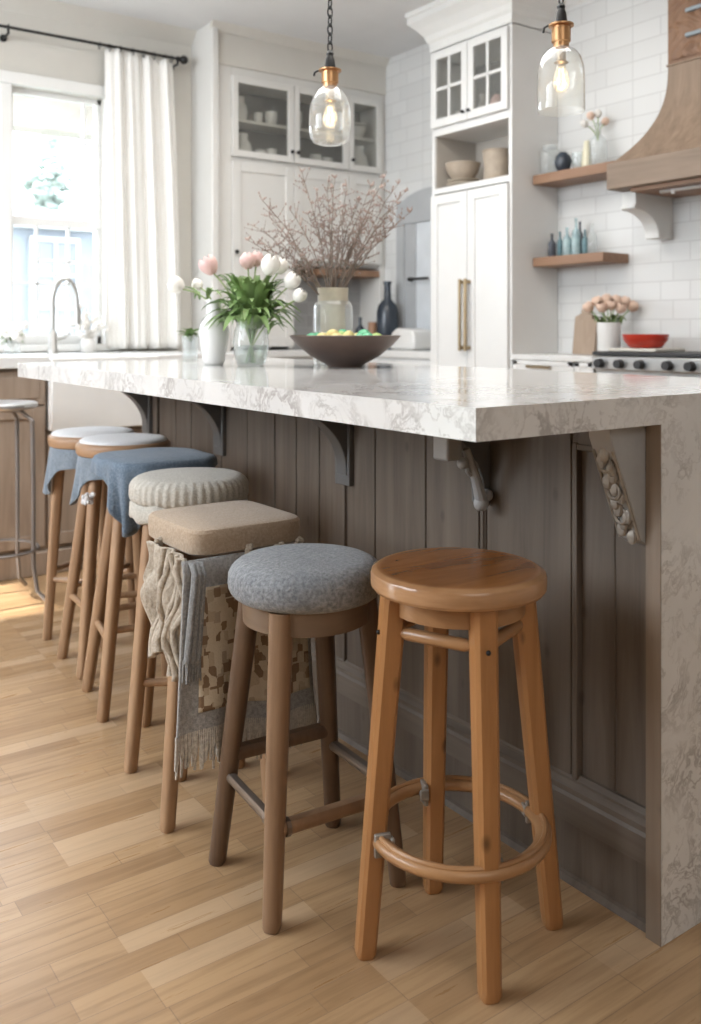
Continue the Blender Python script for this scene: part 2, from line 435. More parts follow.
# left wall with a tall garden-door opening that lets the sun in
DY0, DY1, DZ = 2.45, 3.40, 2.08
w = MB()
w.box(XL - .15, YB, 0, XL, DY0, ZC).box(XL - .15, DY1, 0, XL, YW + .15, ZC).box(XL - .15, DY0, DZ, XL, DY1, ZC)
struct(w.build('wall_left', M['wall'], smooth=False))
struct(MB().box(XL - .15, YB - .15, 0, XW + .15, YB, ZC).build('wall_back', M['wall'], smooth=False))
struct(MB().box(XL - .10, DY0, 0, XL - .04, DY0 + .07, DZ).box(XL - .10, DY1 - .07, 0, XL - .04, DY1, DZ).box(XL - .10, DY0, DZ - .07, XL - .04, DY1, DZ)
       .box(XL - .09, DY0 + .07, 1.0, XL - .05, DY1 - .07, 1.04).build('door_1', M['trim'], smooth=False))

# window_1: casing, mullion, two double-hung sashes
win = MB()
win.box(WX0 - .07, YW - .03, WZ0 - .02, WX0, YW + .001, WZ1 + .0)
win.box(WX1 - .0, YW - .03, WZ0 - .02, WX1 + .045, YW + .001, WZ1)
win.box(WX0 - .09, YW - .04, WZ1, WX1 + .06, YW + .001, WZ1 + .06)
win.box(.315, YW - .03, WZ0, .37, YW + .08, WZ1)
W1 = struct(win.build('window_1', M['trim'], bevel=.004))
for a, b in ((.37, WX1), (WX0, .315)):
    fr = MB(); y0, y1 = YW + .03, YW + .07
    zr = 1.585
    fr.box(a, y0, WZ0, a + .022, y1, WZ1).box(b - .022, y0, WZ0, b, y1, WZ1)
    fr.box(a, y0, WZ0, b, y1, WZ0 + .05).box(a, y0, WZ1 - .028, b, y1, WZ1).box(a, y0 - .012, zr - .022, b, y1, zr + .022)
    fr.box(b - .095, y0 + .005, zr, b - .08, y1 - .005, WZ1)
    for zz in (1.79, 2.01): fr.box(b - .09, y0 + .005, zz - .006, b - .02, y1 - .005, zz + .006)
    t1 = a + (b - a) * .30; t2 = a + (b - a) * .64
    for t in (t1, t2): fr.box(t - .006, y0 + .005, WZ0, t + .006, y1 - .005, zr)
    for zz in (1.27,): fr.box(a, y0 + .005, zz - .006, b, y1 - .005, zz + .006)
    fr.box(t1, y0 + .005, 1.38, b, y1 - .005, 1.392)
    fr.build('window_sash', M['trim'], W1, bevel=.002)
    MB().box(a + .02, YW + .048, WZ0 + .03, b - .02, YW + .052, WZ1 - .02).build('window_pane', M['pane'], W1, smooth=False)
MB().box(WX0 - .08, YW - .06, WZ0 - .035, WX1 + .06, YW + .03, WZ0).build('window_sill', M['trim'], W1, bevel=.004)

# crown along the far wall and over the brick wall, soffit above the hutch
struct(MB().prism([(YW, ZC), (YW - .07, ZC), (YW - .055, ZC - .02), (YW - .015, ZC - .06), (YW, ZC - .075)], 'x', XL, 1.39).build('trim_1', M['wall'], angle=20))
struct(MB().prism([(XW, ZC), (XW, ZC - .10), (XW - .02, ZC - .09), (XW - .06, ZC - .03), (XW - .075, ZC)], 'y', YB, YC).build('trim_2', M['trim'], angle=20))
struct(MB().box(1.385, YF - .01, 2.475, XW, YW, ZC).build('trim_3', M['wall'], smooth=False))
struct(MB().prism([(YF - .01, ZC), (YF - .05, ZC), (YF - .03, ZC - .03), (YF - .01, ZC - .045)], 'x', 1.345, XW).build('trim_4', M['wall'], angle=20))
struct(MB().box(1.35, YF - .03, 0, 1.39, YW, ZC).build('trim_5', M['hutch'], bevel=.006))
struct(MB().box(XW - .015, -3.0, 0, XW, .40, .12).build('baseboard_right', M['trim'], smooth=False))
# narrow grey door with a pale pane in the brick wall behind the tall cabinet
D = MB()
D.box(XW - .03, 3.29, .0, XW, 3.36, 1.80).box(XW - .03, 2.74, 0, XW, 2.80, 1.80)
arc = [(2.74, 1.72)] + [(3.05 + .31 * math.cos(PI * k / 14), 1.72 + .13 * math.sin(PI * k / 14)) for k in range(14, -1, -1)] + [(3.36, 1.72)]
D.prism(arc[1:-1] + [(3.36, 1.66), (2.74, 1.66)], 'x', XW - .032, XW)
D2 = struct(D.build('door_2', M['doorgrey'], angle=25))
MB().box(XW - .022, 3.19, .1, XW - .003, 3.29, 1.68).box(XW - .022, 2.80, .1, XW - .003, 3.19, .14).build('door_stile', M['doorgrey'], D2, smooth=False)
MB().box(XW - .016, 2.80, .14, XW - .004, 3.19, 1.68).build('door_pane', M['doorpane'], D2, smooth=False)
MB().tube([(XW - .05, 3.22, 1.33), (XW - .05, 3.05, 1.33)], .007).tube([(XW - .05, 3.22, 1.33), (XW - .02, 3.22, 1.33)], .012).build('door_handle', M['black'], D2)

# ================================================================== ISLAND
IL, IW = 2.27, 1.0       # length along y, width along x
top = MB()
sec = [(0, .875), (0, .916), (.004, .92), (IW - .004, .92), (IW, .916), (IW, .875)]
top.box(.0, .0, .872, IW, IL, .92)
top.box(.4215, 0, 0, IW, .028, .872)
tag(top.build('island_countertop', M['marble'], smooth=False, origin=(0, 0, 0)),
    'white marble island countertop with grey veins and a waterfall end down to the floor', 'countertop')
isl = thing('kitchen_island', (.7, 1.1, 0), 'weathered grey brown wooden island base with planked front under the marble top', 'kitchen island')
PX = .447     # front plane of the planked side
MB().box(.4195, .0005, 0, .4208, .030, .871).build('end_post', M['poststrip'], isl, smooth=False, label='pale brown edge strip beside the marble end')
MB().box(PX + .012, .0305, 0, .97, 2.235, .870).build('carcass', M['panel'], isl, smooth=False)
# flat stiles and planks
plank = MB()
edges = [.215, .445, .64, .83, .95, 1.075, 1.19, 1.305, 1.465, 1.63]
for a, b in zip(edges[:-1], edges[1:]):
    plank.box(PX, a + .0018, .17, PX + .02, b - .0018, .871)
plank.box(PX, .0305, .815, PX + .02, .215, .871)
plank.box(PX, 1.6335, .17, PX + .02, 1.74, .871).box(PX, 2.13, .17, PX + .02, 2.235, .871)
plank.box(PX, 1.74, .80, PX + .02, 2.13, .871)
for a, b in ((1.745, 1.862), (1.868, 1.985), (1.991, 2.127)): plank.box(PX + .008, a, .17, PX + .02, b, .80)
plank.build('front_planks', M['panel'], isl, bevel=.003)
MB().box(PX + .010, .0305, .19, PX + .018, .121, .815).box(PX + .010, .124, .19, PX + .018, .215, .815).build('recessed_panel', M['panel'], isl, bevel=.002)
fm = MB()
fm2 = MB()
fm.box(PX - .004, .200, .19, PX + .018, .212, .82).box(PX - .003, .0305, .806, PX + .018, .212, .818)
fm.build('panel_moulding', M['panel'], isl, bevel=.002)
for a_, b_ in ((.450, .458), (.464, .470), (.953, .962)):
    MB().box(PX - .004, a_, .19, PX + .01, b_, .87).build('batten', M['panel'], isl, bevel=.002)
MB().prism([(PX + .02, .198), (PX + .004, .198), (PX - .003, .190), (PX - .003, .185), (PX - .012, .176), (PX - .012, .166), (PX - .016, .160), (PX - .016, .113), (PX + .02, .113)], 'y', .0305, 2.235).build('bottom_rail', M['panelh'], isl, angle=25)
MB().box(PX - .008, .0305, 0, PX + .02, 2.235, .113).build('plinth', M['panel'], isl, smooth=False)
MB().prism([(PX - .008, 0), (PX - .008, .016), (PX - .014, .012), (PX - .018, 0)], 'y', .0305, 2.235).build('shoe_moulding', M['panel'], isl)
def corbel_profile(depth=.175, top=.871, h=.205):
    pts = [(PX, top), (PX - depth, top), (PX - depth, top - .022), (PX - depth + .008, top - .03)]
    for k in range(0, 11):
        t = k / 10 * PI / 2
        x = (PX - depth + .012) + (depth - .028) * math.sin(t) ** 1.25
        zz = top - .034 - (h - .05) * (1 - math.cos(t)) ** .9
        pts.append((x, zz))
    pts += [(PX - .016, top - h), (PX, top - h)]
    return pts
for yc, lab in ((2.20, None), (1.63, None), (.95, None)):
    cb = MB().prism(corbel_profile(), 'y', yc - .022, yc + .022).build('corbel', M['corbel'], isl, angle=25, bevel=.002)
    MB().box(PX - .014, yc - .032, .64, PX, yc + .032, .871).build('back_plate', M['corbel'], cb, bevel=.002)
# carved corbel in the corner by the marble end: a slanted face with a flat leaf carving
cpts = [(PX, .871), (PX - .118, .871), (PX - .116, .850), (PX - .100, .815), (PX - .078, .770), (PX - .058, .725), (PX - .044, .690), (PX - .036, .672), (PX - .020, .662), (PX, .662)]
cb = MB().prism(cpts, 'y', .0315, .078).build('corbel', M['corbl'], isl, angle=25, bevel=.002, label='pale carved corbel in the corner by the marble end')
orn = MB()
def cpt(f):
    a, b = Vector((PX - .104, .055, .822)), Vector((PX - .040, .055, .678)); return a.lerp(b, f)
for k in range(13):
    f = k / 12; p = cpt(f); sd = .010 * math.sin(k * 1.9)
    orn.ball(p + Vector((-.001, sd, 0)), .0095, .7, 1.1, 1.5, 8, 5)
for f in (.12, .45, .75): orn.torus(cpt(f) + Vector((-.004, 0, 0)), .012, .0035, 'x', 14, 6)
orn.tube([cpt(-.05) + Vector((0, -.020, 0)), cpt(1.03) + Vector((0, -.020, 0))], .003, 6).tube([cpt(-.05) + Vector((0, .020, 0)), cpt(1.03) + Vector((0, .020, 0))], .003, 6)
orn.build('carved_ornament', M['silver'], cb, label='silvery carved leaf ornament')
# dark bracket with a pale block, near the open corner of the counter
cb = MB().prism(corbel_profile(.15, .871, .20), 'y', .432, .472).build('corbel', M['corbel'], isl, angle=25, bevel=.002, label='dark scrolled corbel with a pale block and two round knobs')
MB().box(PX - .125, .424, .768, PX - .085, .470, .868).build('corbel_block', M['corbl'], cb, bevel=.005)
kb = MB().tube([(PX - .075, .425, .79), (PX - .05, .423, .73), (PX - .035, .423, .685)], [.008, .010, .013]).ball((PX - .034, .424, .676), .016).ball((PX - .012, .43, .69), .013)
kb.ball((PX - .085, .424, .762), .012).torus((PX - .06, .424, .75), .014, .004, 'y', 14, 6)
kb.build('scroll_knobs', M['corbl'], cb)

# ================================================================== STOOLS
def leg(mb, top, foot, r0, r1, radial, power=4.5, n=16):
    top, foot = Vector(top), Vector(foot)
    pts = [top + (foot - top) * t for t in (0, .03, .25, .5, .75, .965, .99, 1)]
    rs = [r0 + (r1 - r0) * t for t in (0, .03, .25, .5, .75, .965, .99, 1)]; rs[-1] *= .86
    return mb.tube(pts, rs, n, power=power, up=Vector((radial.x, radial.y, 0)).normalized())
def lerp_leg(top, foot, z):
    top, foot = Vector(top), Vector(foot); return top + (foot - top) * ((top.z - z) / (top.z - foot.z))
def polar(c, r, deg, z): return Vector((c[0] + r * math.cos(math.radians(deg)), c[1] + r * math.sin(math.radians(deg)), z))

# --- 1: round all-wood stool nearest the camera
c1 = Vector((.158, .212, 0)); ZT = .630
s = thing('bar_stool', c1, 'round honey-brown all-wood bar stool with bare seat and bent-wood foot ring, nearest the marble end', 'stool', 'bar stools along the island')
R = .148
prof = [(.0, ZT - .036), (R - .010, ZT - .036), (R - .003, ZT - .033), (R, ZT - .028), (R, ZT - .009), (R - .002, ZT - .005), (R - .009, ZT - .0008), (R - .0105, ZT - .0002), (R - .013, ZT), (R - .03, ZT), (R * .5, ZT), (0, ZT)]
MB().lathe(prof, c1, 64).build('seat', M['honeyseat'], s, angle=30)
MB().lathe([(.104, ZT - .071), (.112, ZT - .071), (.112, ZT - .035), (.104, ZT - .035), (.104, ZT - .071)], c1, 48).build('seat_ring', M['honeyrim'], s)
feet1 = [Vector((.006, .271, 0)), Vector((.105, .081, 0)), Vector((.316, .144, 0)), Vector((.212, .341, 0))]
tops1 = []
for f in feet1:
    d = (f - c1).normalized(); t = c1 + d * .113; t.z = ZT - .0365; tops1.append(t)
for t, f in zip(tops1, feet1):
    leg(MB(), t, f, .0205, .0165, f - c1).build('leg', M['honey'], s, angle=40)
for i in range(4):
    a = lerp_leg(tops1[i], feet1[i], ZT - .100); b = lerp_leg(tops1[(i + 1) % 4], feet1[(i + 1) % 4], ZT - .100)
    d = (b - a).normalized()
    MB().tube([a, a + d * .02, a + d * .03, (a + b) / 2, b - d * .03, b - d * .02, b], [.006, .006, .0105, .0105, .0105, .006, .006], 12).build('spindle', M['honeyrim'], s)
    d0 = (feet1[i] - c1).normalized(); pk = lerp_leg(tops1[i], feet1[i], ZT - .100) + d0 * .0208
    MB().ball(pk, .0042, n=10, m=6).build('peg', M['black'], s, label='dark peg head on the leg')
zr = .192
ring = [polar(c1, .142, k * 7.5, zr) for k in range(48)]
MB().tube(ring, .0135, 12, closed=True, power=3.2, flat=.72, up=Vector((0, 0, 1))).build('foot_ring', M['honeyrim'], s, angle=50)
MB().tube([p + Vector((0, 0, .0095)) for p in [polar(c1, .1445, k * 7.5, zr) for k in range(48)]], .005, 8, closed=True).build('ring_rib', M['honeyrim'], s)
for t, f in zip(tops1, feet1):
    p = lerp_leg(t, f, zr); d = (f - c1); d.z = 0; d.normalize(); q = Vector((-d.y, d.x, 0))
    br = MB()
    m = Matrix.Translation(p - d * .004 + q * .021) @ Matrix(((d.x, q.x, 0), (d.y, q.y, 0), (0, 0, 1))).to_4x4()
    br.box(-.018, -.004, -.022, .010, .004, .016).ball((-.004, .004, -.004), .006).box(-.022, -.004, -.010, -.016, .012, .010)
    br.xf(m).build('bracket', M['silver'], s, bevel=.002)

# --- 2: grey boucle cushion stool with dark legs
c2 = Vector((.038, .500, 0))
s = thing('bar_stool', c2, 'dark-legged bar stool with a thick round grey boucle cushion, second from the marble end', 'stool', 'bar stools along the island')
R = .146; zb, zt = .535, .606
prof = [(0, zb)] + [((R - .028) + .028 * math.sin(t), (zb + .028) - .028 * math.cos(t)) for t in [k * PI / 2 / 6 for k in range(7)]] + \
       [((R - .045) + .045 * math.cos(t), (zt - .034) + .034 * math.sin(t) - .0) for t in [k * PI / 2 / 7 for k in range(1, 8)]] + [(.05, zt + .003), (0, zt + .004)]
MB().lathe(prof, c2, 64).build('seat_cushion', M['greyfab'], s, angle=80)
MB().lathe([(.10, zb - .042), (.118, zb - .042), (.120, zb + .002), (.10, zb + .002), (.10, zb - .042)], c2, 48).build('seat_ring', M['walnut2'], s)
feet2 = [Vector((-.072, .648, 0)), Vector((-.087, .414, 0)), Vector((.172, .392, 0)), Vector((.188, .630, 0))]
tops2 = []
for f in feet2:
    d = (f - c2); d.z = 0; d.normalize(); t = c2 + d * .112; t.z = zb - .001; tops2.append(t)
for k, (t, f) in enumerate(zip(tops2, feet2)):
    leg(MB(), t, f, .020, .0155, f - c2, 3.2).build('leg', M['walnutlt'] if k in (1,) else M['walnut'], s, angle=40, label='lighter brown front leg' if k == 1 else None)
for i, (z_, r_, m_) in enumerate(((.175, .0095, 'rod'), (.165, .0125, 'walnutlt'), (.185, .010, 'rod'), (.215, .014, 'walnut'))):
    a = lerp_leg(tops2[i], feet2[i], z_); b = lerp_leg(tops2[(i + 1) % 4], feet2[(i + 1) % 4], z_)
    MB().tube([a, b], r_, 10, power=3).build('rung', M[m_], s)
    if i in (0, 1):
        d = (b - a).normalized(); e = b if i == 0 else a; sg = -1 if i == 0 else 1
        MB().tube([e + d * sg * .018, e + d * sg * .026], r_ + .004, 10).build('rung_collar', M['rod'], s)

def four_feet(c, rel0, z):
    v = Vector((rel0[0], rel0[1], 0)); out = []
    for k in range(4):
        out.append(Vector((c[0] + v.x, c[1] + v.y, 0))); v = Vector((-v.y, v.x, 0))
    return out
def frame_parts(s, c, feet, zb, rtop, mleg, r0=.0185, r1=.0145, rung=.20, ringz=None, ringm='oakrim', rungm='oakleg'):
    tops = []
    for f in feet:
        d = Vector((f.x - c[0], f.y - c[1], 0)).normalized(); t = Vector((c[0], c[1], 0)) + d * rtop; t.z = zb; tops.append(t)
    for t, f in zip(tops, feet):
        leg(MB(), t, f, r0, r1, f - Vector((c[0], c[1], 0)), 3.5).build('leg', M[mleg], s, angle=40)
    MB().lathe([(rtop - .012, zb - .05), (rtop + .004, zb - .05), (rtop + .006, zb), (rtop - .012, zb), (rtop - .012, zb - .05)], (c[0], c[1], 0), 40).build('seat_ring', M[ringm], s)
    for i in range(4):
        z_ = rung + .03 * (i % 2)
        a = lerp_leg(tops[i], feet[i], z_); b = lerp_leg(tops[(i + 1) % 4], feet[(i + 1) % 4], z_)
        MB().tube([a, b], .0095, 10).build('rung', M[rungm], s)
    return tops

# --- 3: square tan pad stool, under the fringed blanket
c3 = Vector((.045, .845, 0)); zt3 = .63
s = thing('bar_stool', c3, 'bar stool with a square tan pad, draped with the fringed grey blanket', 'stool', 'bar stools along the island')
H3 = .132
prof = [(0, zt3 - .055), (H3 - .006, zt3 - .055), (H3, zt3 - .050), (H3 + .002, zt3 - .030), (H3 + .001, zt3 - .009), (H3 - .003, zt3 - .003), (H3 - .010, zt3 - .0005), (H3 - .03, zt3 + .001), (H3 * .5, zt3 + .003), (0, zt3 + .003)]
pad = MB().lathe(prof, c3, 96, shape=ss(7)).build('seat_pad', M['tan'], s, angle=32)
tf = MB()
for (x, y) in ((-.01, -.137), (.06, -.137), (-.137, .03), (.11, -.136)):
    tf = MB()
    for k in range(7):
        tf.ball(c3 + Vector((x + random.uniform(-.008, .008), y + random.uniform(-.004, .004), zt3 - .05 + random.uniform(-.008, .006))), .006, n=8, m=5)
    tf.build('tuft', M['shawl'], pad, label='cream yarn tuft')
feet3 = four_feet(c3, (-.148, -.035), 0)
frame_parts(s, c3, feet3, zt3 - .055, .105, 'oakleg')
# the fringed blanket hanging over the near side of stool 3
Y3 = c3.y - H3 - .012
bl = thing('blanket', (c3.x, Y3, .2), 'grey woven blanket with a brown and cream patterned panel hanging from the tan stool', 'blanket')
bx0, bx1, bz0, bz1 = -.115, .165,   .238, .574
def blk(u, v, off=0):
    flare = (1 - v)
    x = bx0 + (bx1 - bx0) * u + (u - .5) * .03 * flare - .012 * flare
    z = bz0 + (bz1 - bz0) * v + .008 * math.sin(6 * u) * flare
    y = Y3 + .003 - .030 * flare + .006 * math.sin(u * 15 + 1) * flare + off
    if v > .93: y += (v - .93) / .07 * .010; z += 0
    return Vector((x, y, z))
MB().grid(lambda u, v: blk(u, v), 50, 40).build('cloth', M['blanket'], bl, solid=.006, angle=80)
u0, u1, v0, v1 = .13, .97, .13, .84
MB().grid(lambda u, v: blk(u0 + (u1 - u0) * u, v0 + (v1 - v0) * v, -.0045), 40, 30).build('patterned_panel', M['weave'], bl, solid=.003, angle=80, label='brown and cream patterned woven panel')
fr = MB()
for k in range(76):
    u = k / 75; p = blk(u, 0); L = .062 + random.uniform(-.012, .012); dx = random.uniform(-.006, .006)
    fr.tube([p + Vector((0, 0, .01)), p + Vector((dx * .3, -.002, -.02)), p + Vector((dx, random.uniform(-.004, .004), -L))], [.0030, .0038, .0024], 5)
fr.build('fringe', M['fringe'], bl, angle=80)
# narrow grey scarf hanging at the near-left corner, over the blanket
sc_ = thing('scarf', (c3.x - .11, Y3 - .01, .33), 'narrow dark grey scarf with a short fringe hanging at the corner of the tan pad', 'scarf')
def scf(u, v):
    w_ = .026 + .006 * (1 - v)
    x = -.090 + (u - .5) * w_ - .020 * (1 - v); z = .385 + (.572 - .385) * v
    y = Y3 - .014 - .008 * abs(math.sin(u * 9)) - .006 * (1 - v) + (.02 * (v - .9) / .1 if v > .9 else 0)
    return Vector((x, y, z))
MB().grid(scf, 24, 22).build('cloth', M['scarf'], sc_, solid=.005, angle=80)
fr = MB()
for k in range(14):
    p = scf(k / 13, 0); fr.tube([p + Vector((0, 0, .006)), p + Vector((random.uniform(-.004, .004), 0, -.035 + random.uniform(-.006, .006)))], [.0026, .0016], 5)
fr.build('fringe', M['scarf'], sc_, angle=80)
# oat-coloured knitted shawl bunched on the left side of stool 3
sh = thing('shawl', (c3.x - H3 - .02, c3.y, .25), 'bunched oat-coloured knitted shawl hanging down the left side of the tan stool', 'shawl')
def shw(u, v):
    y = (c3.y - .128) + .19 * u; y += .02 * math.sin(v * 7) * (1 - v)
    zlow = .345 + .12 * u - .05 * math.sin(PI * u) + .02 * math.sin(u * 17)
    z = zlow + (.578 - zlow) * v
    fold = math.sin(u * 20 + v * 4) * .010 + math.sin(u * 9 - v * 9) * .010
    x = (c3.x - H3 - .012) - .012 * (1 - v) ** .7 * (.6 + .4 * math.sin(v * 5)) + fold * (1 - .5 * v)
    return Vector((x, y, z))
MB().grid(shw, 60, 44).build('cloth', M['shawl'], sh, solid=.008, angle=80)
rp = MB()
for k, u in enumerate((.05, .18, .3, .45, .6)):
    pts = [shw(u + .03 * math.sin(j * 1.3 + k), 1 - j / 9) + Vector((-.008, 0, 0)) for j in range(10)]
    rp.tube(pts, [.006 + .0025 * (j % 2) for j in range(10)], 7)
rp.tube([shw(.12, .15), shw(.10, .02) + Vector((0, 0, -.03)), shw(.06, 0) + Vector((-.01, 0, -.09))], [.008, .007, .003], 7)
rp.build('cable_knit', M['shawl'], sh, angle=80)

# --- 4: cream knitted round cushion
c4 = Vector((.104, 1.140, 0)); z4 = .673; R = .146
s = thing('bar_stool', c4, 'bar stool with a round ribbed cream knit cushion, just behind the tan stool', 'stool', 'bar stools along the island')
prof = [(.0, z4 - .065), (R - .012, z4 - .065)] + [((R - .02) + .02 * math.sin(t), (z4 - .045) - .02 * math.cos(t)) for t in [k * PI / 2 / 4 for k in range(1, 5)]] + \
       [((R - .035) + .035 * math.cos(t), (z4 - .03) + .03 * math.sin(t)) for t in [k * PI / 2 / 6 for k in range(1, 7)]] + [(.05, z4 + .004), (0, z4 + .005)]
MB().lathe(prof, c4, 264, shape=lambda t: 1 + .010 * math.sin(44 * t)).build('seat_cushion', M['cream'], s, angle=80)
MB().lathe([(R - .006, z4 - .100), (R - .003, z4 - .095), (R - .004, z4 - .062), (R - .02, z4 - .058)], c4, 96, shape=lambda t: 1 + .010 * math.sin(14 * t), wob=lambda t, r, z: .004 * math.sin(9 * t)).build('cover_skirt', M['cream'], s, solid=.004, angle=80)
feet4 = four_feet(c4, (-.172, -.045), 0)
frame_parts(s, c4, feet4, z4 - .065, .112, 'oakleg')

# --- 5..7: stools toward the window
c5 = Vector((.150, 1.460, 0)); z5 = .678
s = thing('bar_stool', c5, 'oak-legged bar stool under the slate blue cloth, next behind the cream cushion stool', 'stool', 'bar stools along the island')
MB().lathe([(0, z5 - .035), (.130, z5 - .035), (.134, z5 - .025), (.134, z5 - .012), (.126, z5 - .006), (0, z5 - .005)], c5, 56, shape=ss(3.2)).build('seat', M['seatwhite'], s)
feet5 = [Vector((c5.x + a, c5.y + b, 0)) for a, b in ((-.135, .165), (-.172, -.060), (.10, -.10), (.10, .145))]
frame_parts(s, c5, feet5, z5 - .035, .108, 'oakleg')
cv = thing('seat_cover', (c5.x, c5.y, z5 - .1), 'slate blue cloth draped over the third stool from the window with a drooping corner', 'cloth')
def cover(u, v):
    t = 2 * PI * u; q = ss(3.6)(t); corner = max(0, math.cos(t - math.radians(222))) ** 10
    Rm = .146
    if v < .6:
        r = Rm * (v / .6); z = z5 + .010 - .010 * (v / .6) ** 4 + .0015 * math.sin(6 * t) * v
    else:
        k = (v - .6) / .4; drop = .045 + .010 * math.sin(5 * t + 1) + .115 * corner + .015 * math.sin(2 * t)
        z = z5 - drop * k - .004 * min(1, k * 4); r = Rm + .006 * min(1, k * 5) + (.006 * math.sin(11 * t) + .02 * corner * math.sin(20 * t)) * k - .012 * k * corner
    return Vector((c5.x + r * q * math.cos(t), c5.y + r * q * math.sin(t), z))
MB().grid(cover, 120, 34, closed=True).build('cloth', M['blue'], cv, solid=.005, angle=80)

def rim_stool(c, zt, R, feet, label):
    s = thing('bar_stool', c, label, 'stool', 'bar stools along the island')
    MB().lathe([(0, zt - .042), (R - .004, zt - .042), (R, zt - .036), (R + .002, zt - .018), (R, zt - .010), (R - .008, zt - .004), (0, zt - .004)], c, 64).build('seat', M['oakrim'], s, angle=50)
    MB().lathe([(R - .010, zt - .006), (R - .010, zt), (R - .018, zt + .005), (R - .04, zt + .008), (0, zt + .009)], c, 64).build('seat_pad', M['seatwhite'], s, angle=60, label='thin white seat pad')
    frame_parts(s, c, feet, zt - .042, R - .038, 'oakleg')
    return s
c6 = Vector((.186, 1.782, 0)); z6 = .692
rim_stool(c6, z6, .142, [Vector((c6.x + a, c6.y + b, 0)) for a, b in ((-.145, .145), (-.150, -.055), (.10, -.12), (.12, .14))], 'oak bar stool with a thin white seat pad and wooden rim, second from the window')
c7 = Vector((.206, 2.108, 0)); z7 = .684
rim_stool(c7, z7, .146, [Vector((c7.x + a, c7.y + b, 0)) for a, b in ((-.150, .02), (-.020, -.155), (.12, -.06), (.04, .13))], 'oak bar stool with a thin white seat pad and wooden rim, nearest the window')
def apron_cloth(name, c, zt, R, a0, a1, label, tail, mat='blue2'):
    o = thing(name, (c.x, c.y, zt - .15), label, 'cloth')
    def fn(u, v):
        t = math.radians(a0 + (a1 - a0) * u)
        tl = math.exp(-((u - tail[0]) / .10) ** 2)
        drop = .066 + .006 * math.sin(8 * u) + tail[1] * tl
        z = zt - drop * (1 - v)
        r = R + .008 + .003 * math.sin(u * 30) * (1 - v) + .006 * (1 - v) + .010 * tl * math.sin(u * 60) * (1 - v) + .012 * tl * (1 - v)
        return Vector((c.x + r * math.cos(t), c.y + r * math.sin(t), z))
    MB().grid(fn, 80, 22).build('cloth', M[mat], o, solid=.005, angle=80)
    return o
apron_cloth('dish_towel', c7, z7 - .044, .130, 150, 300, 'grey blue cloth bunched under the seat of the stool nearest the window', (.16, .085))
o6 = apron_cloth('dish_towel', c6, z6 - .044, .126, 140, 290, 'grey blue cloth tied under the seat of the second stool from the window', (.22, .075))
pp = MB(); base = Vector((c6.x - .142, c6.y - .085, z6 - .155))
for k in range(26): pp.ball(base + Vector((random.uniform(-.015, .015), random.uniform(-.015, .015), random.uniform(-.015, .015))), .006, n=7, m=5)
pp.build('pompom', M['seatwhite'], o6, label='white yarn pompom')

# ================================================================== PENDANTS
def pendant(x, y, zb, zg, zs, label, opened):
    o = thing('pendant_lamp', (x, y, zb), label, 'lamp', 'pendants over the island')
    c = (x, y, 0); H = zg - zb; R = .059
    if opened:
        prof = [(R, zb), (R + .001, zb + .004), (R, zb + H * .55), (R * .97, zb + H * .68), (R * .86, zb + H * .82), (R * .66, zb + H * .92), (R * .42, zb + H * .97), (.019, zg)]
    else:
        prof = [(0, zb), (R * .55, zb + .001), (R * .8, zb + .007), (R * .95, zb + .022), (R, zb + .045), (R, zb + H * .5), (R * .96, zb + H * .64), (R * .82, zb + H * .8), (R * .6, zb + H * .92), (R * .42, zb + H * .97), (.02, zg)]
    MB().lathe(prof, c, 48).build('glass_shade', M['glass'], o, angle=80)
    hs = zs - zg
    MB().lathe([(.0, zg - .004), (.020, zg - .004), (.020, zg + hs * .15), (.024, zg + hs * .2), (.024, zg + hs * .75), (.021, zg + hs * .78), (.021, zg + hs * .82), (.032, zg + hs * .86), (.032, zg + hs * .93), (.018, zs), (0, zs)], c, 32).build('socket', M['copper'], o, angle=30)
    MB().lathe([(0, zs), (.016, zs), (.013, zs + .025), (.009, zs + .035), (.011, zs + .042), (.006, zs + .05), (0, zs + .05)], c, 20).build('cap', M['black'], o)
    MB().tube([(x + .0, y, zg + hs * .87), (x - .026, y + .02, zg + hs * .90), (x - .034, y + .026, zg + hs * .80), (x - .036, y + .027, zg + hs * .6)], .003, 6).build('switch_key', M['black'], o)
    bz = zg - .006
    MB().lathe([(.0125, bz), (.0125, bz - .03), (.019, bz - .035), (.012, bz - .04)], c, 20).build('bulb_base', M['brass'], o)
    MB().lathe([(.011, bz - .03), (.012, bz - .045), (.020, bz - .075), (.021, bz - .09), (.015, bz - .105), (0, bz - .112)], c, 20).build('bulb', M['bulbglass'], o, angle=80)
    fl = MB()
    for k in range(4):
        a = k * PI / 2; fl.tube([(x + .005 * math.cos(a), y + .005 * math.sin(a), bz - .05), (x + .011 * math.cos(a), y + .011 * math.sin(a), bz - .092)], .0018, 5)
    fl.build('filament', M['glow'], o)
    ch = MB(); z = zs + .046; k = 0
    while z < ZC - .03:
        ch.torus((x, y, z + .014), .0075, .0023, 'x' if k % 2 else 'y', 12, 5)
        b = len(ch.v) - 60
        for i in range(b, len(ch.v)):
            ch.v[i].z = z + .014 + (ch.v[i].z - z - .014) * 1.9
        z += .0245; k += 1
    ch.build('chain', M['black'], o)
    MB().lathe([(0, ZC), (.055, ZC), (.055, ZC - .012), (.012, ZC - .028), (0, ZC - .03)], c, 28).build('ceiling_canopy', M['black'], o)
pendant(.55, 1.176, 1.549, 1.712, 1.762, 'clear glass pendant lamp with rounded closed bottom hanging in front of the glass cabinets', False)
pendant(.90, .644, 1.586, 1.752, 1.812, 'clear glass pendant lamp with open bell bottom hanging in front of the tall white cabinet', True)
